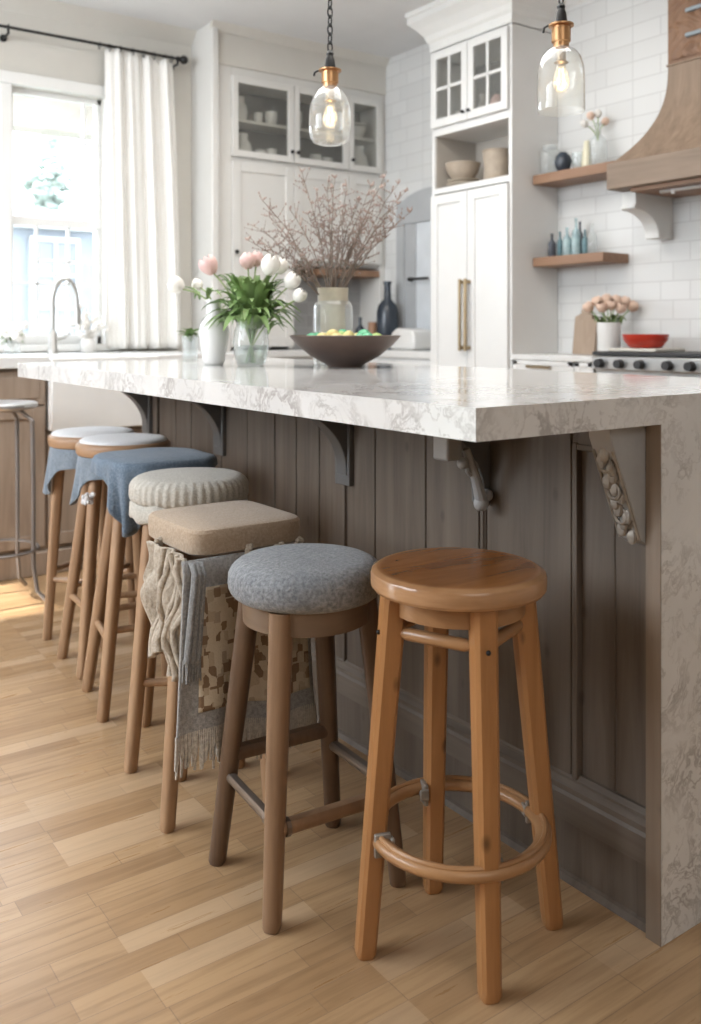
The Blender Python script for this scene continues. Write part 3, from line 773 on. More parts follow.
for (x, y, z) in ((.55, 1.176, 1.63), (.90, .644, 1.67)):
    ld = bpy.data.lights.new('bulb_light', 'POINT'); ld.energy = .25; ld.color = (1, .75, .45); ld.shadow_soft_size = .015
    lo = bpy.data.objects.new('bulb_light', ld); COL.objects.link(lo); lo.location = (x, y, z)

# ================================================================== FLOWERS helpers
def bloom(c, axis, R, H, openness=.25, n=6):
    # petals as curved shells round an axis
    mb = MB(); axis = Vector(axis).normalized(); u, w = frame(axis); c = Vector(c)
    for layer in range(2):
        for k in range(n // 2):
            a0 = 2 * PI * (k + .5 * layer) / (n // 2)
            rr = R * (1 - .1 * layer)
            def pt(i, j):
                s_ = (i - .5) * 2; v = j
                r = rr * (math.sin(PI * min(1, .08 + .80 * v)) ** .7) * (1 + openness * v * v * .5)
                wd = 1.15 * math.sin(PI * (.12 + .84 * v)) ** .8
                a = a0 + s_ * wd
                return c + (u * math.cos(a) + w * math.sin(a)) * r + axis * (H * (v - .08 * s_ * s_ * v))
            mb.grid(pt, 7, 8)
    return mb
def bez(a, b, c, n=10):
    a, b, c = Vector(a), Vector(b), Vector(c)
    return [a * (1 - t) ** 2 + b * 2 * t * (1 - t) + c * t * t for t in [k / (n - 1) for k in range(n)]]
def leafblade(mb, pts, w, up=Vector((0, 0, 1))):
    n = len(pts); vs = []
    for i, p in enumerate(pts):
        d = (pts[min(i + 1, n - 1)] - pts[max(0, i - 1)]).normalized(); s_ = d.cross(up)
        if s_.length < .05: s_ = Vector((1, 0, 0))
        s_.normalize(); ww = w * math.sin(PI * (.1 + .88 * i / (n - 1))) ** .8; nn = s_.cross(d)
        vs += [p - s_ * ww + nn * ww * .35, p, p + s_ * ww + nn * ww * .35]
    return mb.add(vs, [(i * 3 + k, i * 3 + k + 1, (i + 1) * 3 + k + 1, (i + 1) * 3 + k) for i in range(n - 1) for k in (0, 1)])
def tulip(base, tip, mat, R, H, label, group, leaves=1, bend=.3, leafspread=None, petal_open=.25):
    base, tip = Vector(base), Vector(tip)
    o = thing('tulip', base, label, 'flower', group)
    mid = base.lerp(tip, .55) + Vector((0, 0, (tip - base).length * bend))
    mid = Vector((base.x + (tip.x - base.x) * .3, base.y + (tip.y - base.y) * .3, base.z + (tip.z - base.z) * .65 + .01))
    pts = bez(base, mid, tip)
    MB().tube(pts, .0028, 6).build('stem', M['stem'], o)
    ax = (pts[-1] - pts[-2]).normalized() + Vector((0, 0, .5))
    bloom(tip - ax.normalized() * .004, ax, R, H, petal_open).build('blossom', M[mat], o, angle=80)
    for k in range(leaves):
        a = random.uniform(0, 2 * PI) if leafspread is None else leafspread + random.uniform(-.8, .8)
        L = (tip - base).length
        q = base.lerp(tip, .45)
        end = q + Vector((math.cos(a), math.sin(a), 0)) * random.uniform(.05, .085) + Vector((0, 0, random.uniform(-.015, .06)))
        mb = leafblade(MB(), bez(q, q + Vector((math.cos(a) * .02, math.sin(a) * .02, .05)), end, 8), random.uniform(.007, .012))
        mb.build('leaf', M['leaf'], o, angle=80)
    return o

# ================================================================== ON THE ISLAND
# glass tulip vase
vt = on_z(251, 366, .92); vt.z = .92
def vaseprof(z): return [(0, z), (.038, z), (.043, z + .006), (.052, z + .035), (.055, z + .07), (.051, z + .105), (.044, z + .128), (.047, z + .145), (.052, z + .152)]
o = thing('glass_vase', vt, 'clear glass vase filled with white and pink tulips on the island', 'vase')
MB().lathe(vaseprof(.9205), (vt.x, vt.y, 0), 40).build('vase_body', M['glass'], o, angle=80)
MB().lathe([(0, .926), (.036, .926), (.049, .955), (.052, .985), (0, .985)], (vt.x, vt.y, 0), 32).build('water', glassy('water', (.86, .90, .86), .15), o, angle=80)
G = 'tulips in the glass vase'
def tl(px, py, dep, mat, label, R=.017, H=.040, leaves=3, po=.25):
    d = (vt - CAM).dot(FW) + dep
    tip = CAM + ray(px, py) * d
    off = (tip - vt); off.z = 0
    base = Vector((vt.x, vt.y, .93)) - off * .12
    tulip(base, tip - Vector((0, 0, H * .4)), mat, R, H, label, G, leaves, leafspread=math.atan2(off.y, off.x), petal_open=po)
tl(213, 265, -.02, 'tulp', 'open pink tulip leaning left out of the glass vase, highest on that side', .027, .060, 3, .7)
tl(248, 261, .03, 'tulp', 'pale pink tulip standing upright at the top of the glass vase bouquet', .025, .052)
tl(256, 259, .05, 'tulp', 'second pale pink tulip at the top of the bouquet, just right of the upright one', .022, .048)
tl(268, 265, -.03, 'tulw', 'largest white tulip standing at the top right of the glass vase bouquet', .029, .066)
tl(278, 266, .03, 'tulw', 'white tulip half hidden behind the largest white one', .023, .052)
tl(288, 280, -.02, 'tulw', 'white tulip leaning right in the middle of the right side of the bouquet', .025, .054, 3)
tl(296, 294, -.04, 'tulw', 'white tulip drooping lowest on the right side of the bouquet', .021, .044, 3)
lv = MB()
for k in range(150):
    a = random.uniform(0, 2 * PI); L = random.uniform(.03, .135); rise = random.uniform(-.02, .14) * (1 if L < .1 else .55)
    st = Vector((vt.x + .03 * math.cos(a), vt.y + .03 * math.sin(a), 1.065))
    en = st + Vector((math.cos(a) * L, math.sin(a) * L, rise - (.035 if L > .105 else 0)))
    leafblade(lv, bez(st - Vector((0, 0, .03)), st + Vector((math.cos(a) * L * .4, math.sin(a) * L * .4, .05 + max(0, rise) * .8)), en, 9), random.uniform(.009, .016))
for k in range(16):
    a = random.uniform(0, 2 * PI); r = random.uniform(.01, .034)
    lv.tube([(vt.x - r * math.cos(a) * .6, vt.y - r * math.sin(a) * .6, .93), (vt.x + r * math.cos(a), vt.y + r * math.sin(a), 1.08)], .0028, 5)
fo = lv.build('tulip_foliage', M['leaf'], angle=80)
tag(fo, 'dense green tulip leaves and stems spilling over the rim of the glass vase', 'leaves'); fo['kind'] = 'stuff'

# white ceramic vase
p = on_z(214, 365, .92)
z = .9205
MB_ = MB().lathe([(0, z), (.028, z), (.034, z + .01), (.045, z + .075), (.0475, z + .105), (.042, z + .128), (.028, z + .145), (.023, z + .165), (.0235, z + .195), (.027, z + .207), (.022, z + .207), (.018, z + .19)], (p.x, p.y, 0), 40)
tag(MB_.build('ceramic_vase', M['white'], angle=60), 'white ceramic bottle vase with a slim neck standing left of the glass tulip vase', 'vase')
wv = p.copy()
d = (wv - CAM).dot(FW)
o = tulip(Vector((wv.x, wv.y, 1.10)), CAM + ray(182, 289) * d, 'tulw', .026, .054, 'white tulip bending far left from the white ceramic vase', None, 2)
d2 = d - .03
tulip(Vector((wv.x, wv.y, 1.10)), CAM + ray(200, 288) * (d + .04), 'tulw', .018, .040, 'small white bud rising from the white ceramic vase', None, 2)
# little glass with herbs
p = on_z(190, 361, .92)
o = thing('glass_tumbler', (p.x, p.y, .9205), 'small clear glass tumbler holding green herbs, left of the white vase', 'glass')
MB().lathe([(0, .9205), (.024, .9205), (.026, .925), (.030, 1.01), (.028, 1.01), (.024, .93), (0, .93)], (p.x, p.y, 0), 28).build('tumbler_glass', M['glass'], o, angle=60)
hb = MB()
for k in range(30):
    a = random.uniform(0, 2 * PI); L = random.uniform(.02, .06)
    st = Vector((p.x, p.y, .99)); en = st + Vector((math.cos(a) * L, math.sin(a) * L, random.uniform(.01, .05)))
    leafblade(hb, bez(st, st + Vector((0, 0, .04)), en, 6), .010)
tag(hb.build('herb_sprig', M['leaf'], angle=80), 'bunch of green herb leaves standing in the small glass tumbler', 'herbs')
# wooden bowl with coloured balls
p = on_z(345, 367, .92); bc = Vector((p.x, p.y, .9205))
prof = [(0, 0), (.050, 0), (.055, .006), (.105, .034), (.144, .066), (.168, .093), (.164, .095), (.138, .070), (.10, .042), (.04, .016), (0, .014)]
tag(MB().lathe(prof, bc, 56).build('serving_bowl', M['bowl'], angle=50, origin=bc), 'wide dark brown serving bowl filled with small coloured balls on the island', 'bowl')
for j, (r, z_, n) in enumerate(((.10, .076, 13), (.058, .083, 8), (.012, .085, 2))):
    for k in range(n):
        a = 2 * PI * (k + .37 * j) / n
        mt = ('green', 'yellow', 'lime', 'green', 'yellow')[(k * 2 + j) % 5]
        lab = {'green': 'small green ball among others in the brown bowl', 'yellow': 'small pale yellow ball among others in the brown bowl', 'lime': 'small lime ball among others in the brown bowl'}[mt]
        rr = .0165 + .003 * ((k * 7 + j) % 3)
        b_ = MB().ball(bc + Vector((r * math.cos(a), r * math.sin(a), z_ + .004 * ((k * 5) % 3))), rr, n=12, m=8).build('decorative_ball', M[mt], angle=80)
        tag(b_, lab, 'ball', {'green': 'green balls in the bowl', 'yellow': 'yellow balls in the bowl', 'lime': 'lime balls in the bowl'}[mt])
# tall jar with flowering branches, behind the bowl
jc = Vector((.80, 1.47, .9205)); d = (jc - CAM).dot(FW)
jpx = CX + F * (jc - CAM).dot(RT) / d
sh_ = (333 - jpx) / F * d; jc = jc + RT * sh_; jc.z = .9205
o = thing('glass_jar', jc, 'tall clear glass jar with a cream collar holding dry flowering branches behind the bowl', 'vase')
J = (jc.x, jc.y, 0)
zt_ = 1.028 - (288 - HY) / F * d
MB().lathe([(0, .9205), (.060, .9205), (.064, .93), (.064, 1.10), (.058, 1.118), (.046, 1.126), (.046, 1.135)], J, 40).build('jar_body', M['glass'], o, angle=60)
MB().lathe([(.0465, 1.115), (.049, 1.118), (.049, zt_ - .004), (.051, zt_), (.045, zt_), (.045, 1.115)], J, 36).build('jar_collar', M['linenjar'], o, angle=40, label='cream wooden collar at the jar mouth')
MB().lathe([(0, .925), (.040, .925), (.040, 1.13)], J, 28).build('inner_sleeve', M['linenjar'], o, angle=40, label='cream sleeve inside the glass')
tips = [(262, 200), (255, 226), (268, 216), (280, 232), (301, 172), (315, 190), (327, 182), (334, 178), (347, 186), (358, 200), (372, 186), (385, 178), (398, 184), (404, 192), (396, 204), (392, 222), (384, 238), (410, 212), (262, 244), (290, 210), (345, 208), (365, 220), (308, 214), (330, 214), (376, 206), (248, 240)]
for k, (px, py) in enumerate(tips):
    dd = d + random.uniform(-.10, .14)
    tip = CAM + ray(px, py) * dd
    base = Vector((jc.x + random.uniform(-.02, .02), jc.y + random.uniform(-.02, .02), 1.10))
    midp = Vector((base.x + (tip.x - base.x) * .35, base.y + (tip.y - base.y) * .35, base.z + (tip.z - base.z) * .58))
    pts = bez(base, midp, tip, 12)
    pts = [q + Vector((random.uniform(-.004, .004), random.uniform(-.004, .004), 0)) * (i > 2) for i, q in enumerate(pts)]
    o = thing('flowering_branch', base, 'thin brown branch with dusty pink buds standing in the tall glass jar', 'branch', 'flowering branches in the jar')
    tw = MB().tube(pts, [.0030 - .0019 * i / 11 for i in range(12)], 5); bd = MB()
    for i in range(4, 12):
        for q in range(3):
            dr = Vector((random.uniform(-1, 1), random.uniform(-1, 1), random.uniform(.1, 1))).normalized()
            L = random.uniform(.015, .065) * (1 if i < 11 else .4)
            e = pts[i] + dr * L; tw.tube([pts[i], e], [.0012, .0007], 4)
            for f in (.3, .6, 1):
                bd.ball(pts[i].lerp(e, f), random.uniform(.0016, .0034), sz=1.5, n=6, m=4)
    tw.build('twig', M['twig'], o, angle=80); bd.build('buds', M['bud'], o, angle=80)

# ================================================================== SHAKER DOOR helper (faces -y or -x)
def door_y(parent, x0, x1, z0, z1, y, mat, st=.045, glass=False, mull=None, name='door'):
    mb = MB(); t = .02
    mb.box(x0, y, z0, x0 + st, y + t, z1).box(x1 - st, y, z0, x1, y + t, z1).box(x0 + st, y, z1 - st, x1 - st, y + t, z1).box(x0 + st, y, z0, x1 - st, y + t, z0 + st)
    if not glass: mb.box(x0 + st - .002, y + .009, z0 + st - .002, x1 - st + .002, y + .018, z1 - st + .002)
    o = mb.build(name, mat, parent, bevel=.002)
    if glass: MB().box(x0 + st, y + .008, z0 + st, x1 - st, y + .011, z1 - st).build('glass_pane', M['cabglass'], o, smooth=False)
    return o
def door_x(parent, y0, y1, z0, z1, x, mat, st=.045, glass=False, name='door', cross=False):
    mb = MB(); t = .02
    mb.box(x, y0, z0, x + t, y0 + st, z1).box(x, y1 - st, z0, x + t, y1, z1).box(x, y0 + st, z1 - st, x + t, y1 - st, z1).box(x, y0 + st, z0, x + t, y1 - st, z0 + st)
    if not glass: mb.box(x + .009, y0 + st - .002, z0 + st - .002, x + .018, y1 - st + .002, z1 - st + .002)
    if cross:
        ym = (y0 + y1) / 2; zm = (z0 + z1) / 2
        mb.box(x + .003, ym - .008, z0 + st, x + .016, ym + .008, z1 - st).box(x + .003, y0 + st, zm - .008, x + .016, y1 - st, zm + .008)
    o = mb.build(name, mat, parent, bevel=.002)
    if glass: MB().box(x + .008, y0 + st, z0 + st, x + .011, y1 - st, z1 - st).build('glass_pane', M['cabglass'], o, smooth=False)
    return o
def vessel(name, c, prof, mat, label, cat, group=None, n=24):
    return tag(MB().lathe(prof, c, n).build(name, M[mat], angle=50, origin=c), label, cat, group)
def scaled(prof, r, h): return [(a * r, b * h) for a, b in prof]
PITCHER = [(0, 0), (.7, 0), (.85, .1), (1, .35), (.85, .6), (.5, .8), (.55, 1), (.5, 1), (.45, .85), (0, .8)]
CUP = [(0, 0), (.6, 0), (.8, .08), (1, .5), (1, 1), (.92, 1), (.9, .5), (.5, .12), (0, .1)]
PLATE = [(0, 0), (.5, 0), (1, .8), (1, 1), (.5, .4), (0, .35)]
BOTTLE = [(0, 0), (.9, 0), (1, .04), (1, .55), (.85, .65), (.35, .74), (.3, .95), (.38, .96), (.38, 1), (0, 1)]
JAR = [(0, 0), (.8, 0), (1, .12), (1, .78), (.75, .9), (.75, 1), (.68, 1), (.68, .9), (0, .88)]
ROUND = [(0, 0), (.5, 0), (.85, .2), (1, .5), (.85, .8), (.5, .95), (.4, 1), (0, 1)]
BOWL = [(0, 0), (.5, 0), (.55, .05), (.85, .45), (1, 1), (.95, 1), (.8, .5), (.4, .15), (0, .12)]

# ================================================================== HUTCH (far wall, right part)
h = thing('hutch_cabinet', (1.95, 3.62, 0), 'built-in cream hutch with three glass doors above panelled doors on the far wall', 'cabinet')
hm = M['hutch']
cs = MB()
cs.box(1.39, YF, 0, 1.48, YW - .001, 2.475).box(2.50, YF, 0, XW - .001, YW - .001, 2.475).box(1.48, YF, 2.40, 2.50, YW - .02, 2.475)
cs.box(1.48, YF + .005, 1.945, 2.50, YW - .03, 1.985).box(1.48, YF + .02, 1.41, 2.50, YW - .02, 1.44).box(1.86, YF + .02, .9205, 1.885, YW - .02, 1.95)
cs.build('carcass', hm, h, bevel=.003)
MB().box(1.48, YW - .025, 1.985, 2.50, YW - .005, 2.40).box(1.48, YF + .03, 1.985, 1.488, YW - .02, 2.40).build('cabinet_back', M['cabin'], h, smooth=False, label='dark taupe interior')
MB().box(1.488, YF + .04, 2.19, 2.50, YW - .026, 2.205).build('shelf', hm, h, smooth=False)
MB().box(1.885, YW - .025, .92, 2.50, YW - .005, 1.41).build('backsplash', M['tile'], h, smooth=False, label='grey tiled backsplash')
MB().box(1.4815, YF + .0, 0, 2.4985, YW - .03, .88).build('base_cabinet', hm, h, smooth=False)
for k, (a, b) in enumerate(((1.48, 1.872), (1.876, 2.255), (2.259, 2.502))):
    dd = door_y(h, a, b, 1.985, 2.425, YF - .018, hm, .036, True, name='glass_door')
    kx = b - .018 if k == 0 else a + .018
    MB().ball((kx, YF - .035, 2.045), .011).tube([(kx, YF - .02, 2.045), (kx, YF - .035, 2.045)], .005, 8).build('knob', M['black'], dd)
    dd = door_y(h, a, b, .94 if k == 0 else 1.43, 1.955, YF - .018, hm, .05)
    kx = a + .018
    if k == 0: MB().ball((kx, YF - .035, 1.46), .012).tube([(kx, YF - .02, 1.46), (kx, YF - .035, 1.46)], .005, 8).build('knob', M['black'], dd)
tag(MB().box(1.4815, YF - .06, .881, 2.238, YW - .031, .92).box(2.238, YF + .001, .881, 2.4985, YW - .031, .92).build('hutch_countertop', M['qtz'], bevel=.003), 'white counter slab under the hutch on the far wall', 'countertop')
yd = YF + .09
dishes = [('pitcher', 1.585, 2.206, PITCHER, .042, .135, 'white pitcher on the upper shelf behind the first glass door'),
          ('cup', 1.70, 2.206, CUP, .026, .060, 'small white cup beside the pitcher behind the first glass door'),
          ('cup', 1.785, 2.206, CUP, .036, .075, 'larger white cup at the right of the upper shelf behind the first glass door'),
          ('pitcher', 1.60, 1.9855, PITCHER, .055, .15, 'fat white jug on the lower shelf behind the first glass door'),
          ('cup', 1.715, 1.9855, CUP, .032, .07, 'white cup right of the fat jug behind the first glass door'),
          ('cup', 1.79, 1.9855, CUP, .03, .085, 'tall white beaker at the right of the lower shelf behind the first glass door'),
          ('cup', 1.955, 2.206, CUP, .035, .10, 'white beaker on the upper shelf behind the middle glass door'),
          ('cup', 2.09, 1.9855, CUP, .035, .085, 'cream mug on the lower shelf behind the middle glass door'),
          ('cup', 2.17, 1.9855, CUP, .036, .075, 'grey white cup right of the cream mug behind the middle glass door'),
          ('serving_bowl', 2.385, 2.206, BOWL, .062, .065, 'white bowl on the upper shelf behind the narrow right glass door'),
          ('plate', 2.395, 2.272, PLATE, .055, .02, 'white dish stacked on the bowl behind the narrow right glass door'),
          ('pitcher', 2.40, 1.9855, PITCHER, .068, .17, 'broad white jug on the lower shelf behind the narrow right glass door')]
for nm, x, z, pf, r, hh, lab in dishes:
    vessel(nm, (x, yd, z), scaled(pf, r, hh), 'white', lab, {'serving_bowl': 'bowl'}.get(nm, nm), 'dishes in the hutch')
tag(MB().box(2.06, YF + .0, 1.355, 2.499, YW - .026, 1.395).build('wall_shelf', M['shelf'], bevel=.003), 'short brown wooden shelf in the hutch niche behind the branches', 'shelf')
# bottles in the niche corner
vessel('bottle', (2.42, 3.33, .9205), scaled(BOTTLE, .064, .40), 'navy', 'large dark navy bottle in the far corner behind the bowl', 'bottle')
vessel('bottle', (2.33, YF - .03, .9205), scaled(BOTTLE, .030, .19), 'navy', 'small dark bottle left of the copper canister behind the bowl', 'bottle')
vessel('canister', (2.36, 3.40, .9205), scaled([(0, 0), (1, 0), (1, 1), (0, 1)], .026, .16), 'amber', 'slim copper-coloured canister beside the large dark bottle in the corner', 'canister')
vessel('cup', (2.12, YF + .02, .9205), scaled(CUP, .035, .12), 'white', 'white cup on the hutch counter behind the bowl', 'cup')

# counter and appliance along the brick wall, in the corner behind the tall cabinet
cc = thing('corner_cabinet', (2.38, 3.1, 0), 'white base cabinet along the brick wall behind the tall cabinet', 'cabinet')
MB().box(2.26, 2.70, 0, XW - .033, YF - .04, .88).build('carcass', M['cab'], cc, smooth=False)
for a, b in ((2.71, 3.08), (3.085, 3.455)):
    dr = MB().box(2.242, a, .72, 2.26, b, .865).build('drawer', M['cab'], cc, bevel=.003)
    MB().tube([(2.232, a + .12, .80), (2.232, b - .12, .80)], .006, 8).build('handle', M['brass'], dr)
tag(MB().box(2.24, 2.699, .881, XW - .033, YF - .001, .92).build('corner_countertop', M['qtz'], bevel=.003), 'white counter slab in the corner behind the tall cabinet', 'countertop')
kt = thing('toaster', (2.39, 3.06, .9205), 'rounded white toaster on the corner counter beside the tall cabinet', 'toaster')
MB().prism([(3.0 - .06, .9255), (3.0 - .06, 1.0), (3.0 - .04, 1.035), (3.0 + .10, 1.045), (3.0 + .14, 1.02), (3.0 + .16, .97), (3.0 + .16, .9255)], 'x', 2.30, 2.46).build('body', M['white'], kt, bevel=.012, angle=50)
MB().box(2.31, 2.96, .9205, 2.45, 3.14, .927).build('base', M['steel'], kt, smooth=False)
MB().box(2.292, 3.125, .97, 2.30, 3.145, .985).build('lever', M['black'], kt, bevel=.002)

# ================================================================== TALL CABINET
t = thing('tall_cabinet', (2.38, 2.41, 0), 'tall white cabinet with crown moulding, small glass doors, open niche and long lower doors', 'cabinet')
Y0, Y1 = YC, 2.697; cm = M['cab']
cs = MB()
cs.box(XC, Y0, 0, XW - .001, Y0 + .022, 2.478).box(XC, Y1 - .022, 0, XW - .001, Y1, 2.478).box(XC + .001, Y0 + .0225, 2.44, XW - .002, Y1 - .0225, 2.477)
cs.box(XC, Y0 + .022, 2.035, XW - .02, Y1 - .022, 2.075).box(XC, Y0 + .022, 1.735, XW - .02, Y1 - .022, 1.765).box(XW - .03, Y0 + .02, 0, XW - .001, Y1 - .02, 1.74).box(XW - .03, Y0 + .02, 2.04, XW - .001, Y1 - .02, 2.46)
cs.box(XC, Y0 + .022, 0, XC + .02, Y1 - .022, .10)
cs.build('carcass', cm, t, bevel=.002)
MB().box(XW - .031, Y0 + .022, 1.765, XW - .028, Y1 - .022, 2.035).box(XC + .01, Y0 + .0221, 1.766, XW - .03, Y0 + .026, 2.034).box(XC + .01, Y1 - .026, 1.766, XW - .03, Y1 - .0221, 2.034).build('niche_lining', M['niche'], t, smooth=False, label='tan lining of the open niche')
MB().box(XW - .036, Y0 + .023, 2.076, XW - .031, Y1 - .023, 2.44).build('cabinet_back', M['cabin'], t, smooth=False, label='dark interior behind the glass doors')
# crown
def crown_ring(off, z): return [(XC - off, Y0 - off), (XC - off, Y1 + off), (XW - .001, Y1 + off), (XW - .001, Y0 - off)]
prf = [(.004, 2.4785), (.008, 2.485), (.010, 2.52), (.022, 2.535), (.030, 2.56), (.060, 2.60), (.085, 2.625), (.092, 2.63), (.092, 2.66), (.10, 2.665), (.10, ZC - .001)]
mb = MB(); vs = []; fs = []
for off, z in prf: vs += [(x, y, z) for x, y in crown_ring(off, z)]
for i in range(len(prf) - 1):
    for k in range(4): fs.append((i * 4 + k, (i + 1) * 4 + k, (i + 1) * 4 + (k + 1) % 4, i * 4 + (k + 1) % 4))
fs.append((3, 2, 1, 0)) if 0 else None; fs.append(tuple(len(vs) - 4 + k for k in range(4)))
mb.add(vs, fs).build('crown_moulding', M['trim'], t, smooth=False)
ym = (Y0 + Y1) / 2
for a, b, ky in ((Y0 + .012, ym - .002, ym - .02), (ym + .002, Y1 - .012, ym + .02)):
    dd = door_x(t, a, b, 2.075, 2.465, XC - .02, cm, .042, True, 'glass_door', True)
    MB().ball((XC - .034, ky, 2.115), .009).tube([(XC - .02, ky, 2.115), (XC - .034, ky, 2.115)], .004, 8).build('knob', M['black'], dd)
    dd = door_x(t, a, b, .11, 1.725, XC - .02, cm, .05)
    hd = MB().tube([(XC - .05, ky, .93), (XC - .05, ky, 1.285)], .0085, 10)
    for zz in (.945, 1.27): hd.tube([(XC - .02, ky, zz), (XC - .052, ky, zz)], .010, 10)
    hd.build('handle', M['brass'], dd)
# things in niche and behind the panes
def at_px(px, py, x): q = on_x(px, py, x); return q
xn = XC + .10
q = on_x(463, 182, xn); vessel('plate', (xn, q.y, 1.7655), scaled(PLATE, .088, .022), 'stonelt', 'pale stoneware plate, lower of the two under the tan bowl in the niche', 'plate')
vessel('plate', (xn, q.y, 1.788), scaled(PLATE, .082, .018), 'stonelt', 'pale stoneware plate directly under the tan bowl in the niche', 'plate')
vessel('serving_bowl', (xn, q.y, 1.8055), scaled(BOWL, .092, .085), 'stone', 'tan stoneware bowl stacked on plates in the tall cabinet niche', 'bowl', n=36)
q = on_x(494, 175, xn)
vessel('crock', (xn + .02, q.y + .0, 1.7655), scaled([(0, 0), (.88, 0), (.95, .05), (.9, .5), (1, .8), (1, .95), (1.06, .96), (1.06, 1), (.94, 1), (.9, .8), (0, .75)], .070, .16), 'stone', 'round tan stoneware crock right of the bowl in the niche', 'crock', n=36)
for px, nm, pf, r, hh, mt, lab in ((459, 'pitcher', PITCHER, .035, .09, 'white', 'white jug behind the left pane of the tall cabinet'), (484, 'pitcher', PITCHER, .042, .14, 'white', 'tall white jug behind the right glass door of the tall cabinet'), (497, 'cup', ROUND, .038, .12, 'tulp', 'round pinkish jar behind the right glass door of the tall cabinet')):
    q = on_x(px, 110, xn); vessel(nm, (xn, q.y, 2.0755), scaled(pf, r, hh), mt, lab, 'jug' if nm == 'pitcher' else 'jar')

# ================================================================== BASE UNITS AND RANGE (brick wall)
bcab = thing('base_cabinet', (2.4, 1.88, 0), 'white base cabinet with brass drawer pull between the tall cabinet and the range', 'cabinet')
MB().box(XC + .012, 1.63, 0, XW - .001, YC - .001, .893).build('carcass', M['cab'], bcab, smooth=False)
for a, b in ((1.745, 2.11), (1.635, 1.74)):
    dr = MB().box(XC - .004, a, .735, XC + .012, b, .892).box(XC - .007, a + .0, .735, XC + .0, a + .03, .892).box(XC - .007, b - .03, .735, XC, b, .892).box(XC - .007, a, .872, XC, b, .892).build('drawer', M['cab'], bcab, bevel=.002)
    if b > 2: MB().tube([(XC - .03, 1.87, .866), (XC - .03, 2.0, .866)], .007, 8).tube([(XC - .03, 1.88, .866), (XC, 1.88, .866)], .005, 8).tube([(XC - .03, 1.99, .866), (XC, 1.99, .866)], .005, 8).build('handle', M['brass'], dr)
    MB().box(XC - .004, a, .11, XC + .012, b, .725).build('door', M['cab'], bcab, bevel=.003)
tag(MB().box(XC - .006, 1.628, .894, XW - .001, YC - .001, .92).build('side_countertop', M['qtz'], bevel=.003), 'white counter slab between the tall cabinet and the range', 'countertop')
rg = thing('range', (2.38, 1.12, 0), 'stainless steel range with black cooktop and knobs under the wooden hood', 'range')
RY0, RY1 = .62, 1.622
MB().box(XC - .0, RY0, .0, XW - .001, RY1, .925).build('body', M['steel'], rg, bevel=.004)
MB().box(XC - .03, RY0, .926, XW - .002, RY1, .942).build('cooktop', M['iron'], rg, bevel=.003)
MB().box(XC - .034, RY0, .865, XC, RY1, .924).build('control_panel', M['steel'], rg, bevel=.006)
MB().box(XC - .012, RY0 + .03, .15, XC, RY1 - .03, .80).build('oven_door', M['iron'], rg, bevel=.004)
MB().tube([(XC - .06, RY0 + .08, .78), (XC - .06, RY1 - .08, .78)], .012, 10).tube([(XC - .06, RY0 + .1, .78), (XC, RY0 + .1, .78)], .008, 8).tube([(XC - .06, RY1 - .1, .78), (XC, RY1 - .1, .78)], .008, 8).build('oven_handle', M['steel'], rg)
for k in range(9):
    y = RY1 - .05 - k * .1 - (0 if k < 3 else .03)
    MB().tube([(XC - .034, y, .893), (XC - .062, y, .893)], [.020, .017], 14).build('knob', M['iron'], rg)
for yc in (1.02, .80):
    g = MB()
    for dx in (-.09, 0, .09): g.box(XC + .14 + dx - .006, yc - .10, .952, XC + .14 + dx + .006, yc + .10, .964)
    for dy in (-.095, 0, .095): g.box(XC + .03, yc + dy - .006, .952, XC + .25, yc + dy + .006, .964)
    for dx in (-.1, .1):
        for dy in (-.09, .09): g.box(XC + .14 + dx - .006, yc + dy - .006, .942, XC + .14 + dx + .006, yc + dy + .006, .955)
    g.build('grate', M['iron'], rg, smooth=False)
# tray, red dish
q = on_x(644, 352, 2.33)
tr_ = MB().box(2.25, q.y - .115, .9425, 2.45, q.y + .12, .956).build('serving_tray', M['tray'], bevel=.004); tag(tr_, 'cream tray under the red dish on the range', 'tray')
rd = thing('casserole_dish', (2.34, q.y, .9565), 'shallow red enamel dish on the cream tray by the range', 'dish')
MB().lathe(scaled([(0, 0), (.6, 0), (.7, .05), (.95, .55), (1, .95), (1.0, 1), (.94, 1), (.9, .6), (.6, .2), (0, .18)], .094, .058), (2.34, q.y, .9565), 40).build('dish_body', M['red'], rd, angle=50)
MB().ball((2.34, q.y, 1.004), .012).tube([(2.34, q.y - .05, 1.0), (2.34, q.y, 1.012), (2.34, q.y + .05, 1.0)], .004, 6).build('spoon_rest', M['tray'], rd, label='pale spoon lying across the dish')
# cutting boards leaning on wall and white pot with tulips
q = on_x(583, 352, XW - .05)
def board(y, w, hgt, lean, label, x):
    mb = MB(); o_ = []
    n = 8
    pts = [(-w / 2, 0), (w / 2, 0), (w / 2, hgt * .8)] + [(w / 2 * math.cos(PI / 2 * k / 5) * .999, hgt * .8 + hgt * .08 * math.sin(PI / 2 * k / 5)) for k in range(1, 4)] + [(.022, hgt * .9), (.022, hgt * .98), (0, hgt), (-.022, hgt * .98), (-.022, hgt * .9)] + [(-w / 2 * math.cos(PI / 2 * k / 5) * .999, hgt * .8 + hgt * .08 * math.sin(PI / 2 * k / 5)) for k in range(3, 0, -1)] + [(-w / 2, hgt * .8)]
    mb.prism(pts, 'x', 0, .016)
    mb.xf(Matrix.Translation((x, y, .921)) @ Matrix.Rotation(lean, 4, 'Y'))
    tag(mb.build('cutting_board', M['board'], bevel=.002), label, 'cutting board')
board(q.y + .005, .115, .215, .12, 'brown wooden cutting board leaning on the brick wall, taller and rearmost', XW - .055)
board(q.y - .045, .105, .185, .14, 'brown wooden cutting board in front of the taller one beside the white pot', XW - .09)
q = on_x(609, 350, 2.40)
pc = Vector((2.40, q.y, .9205))
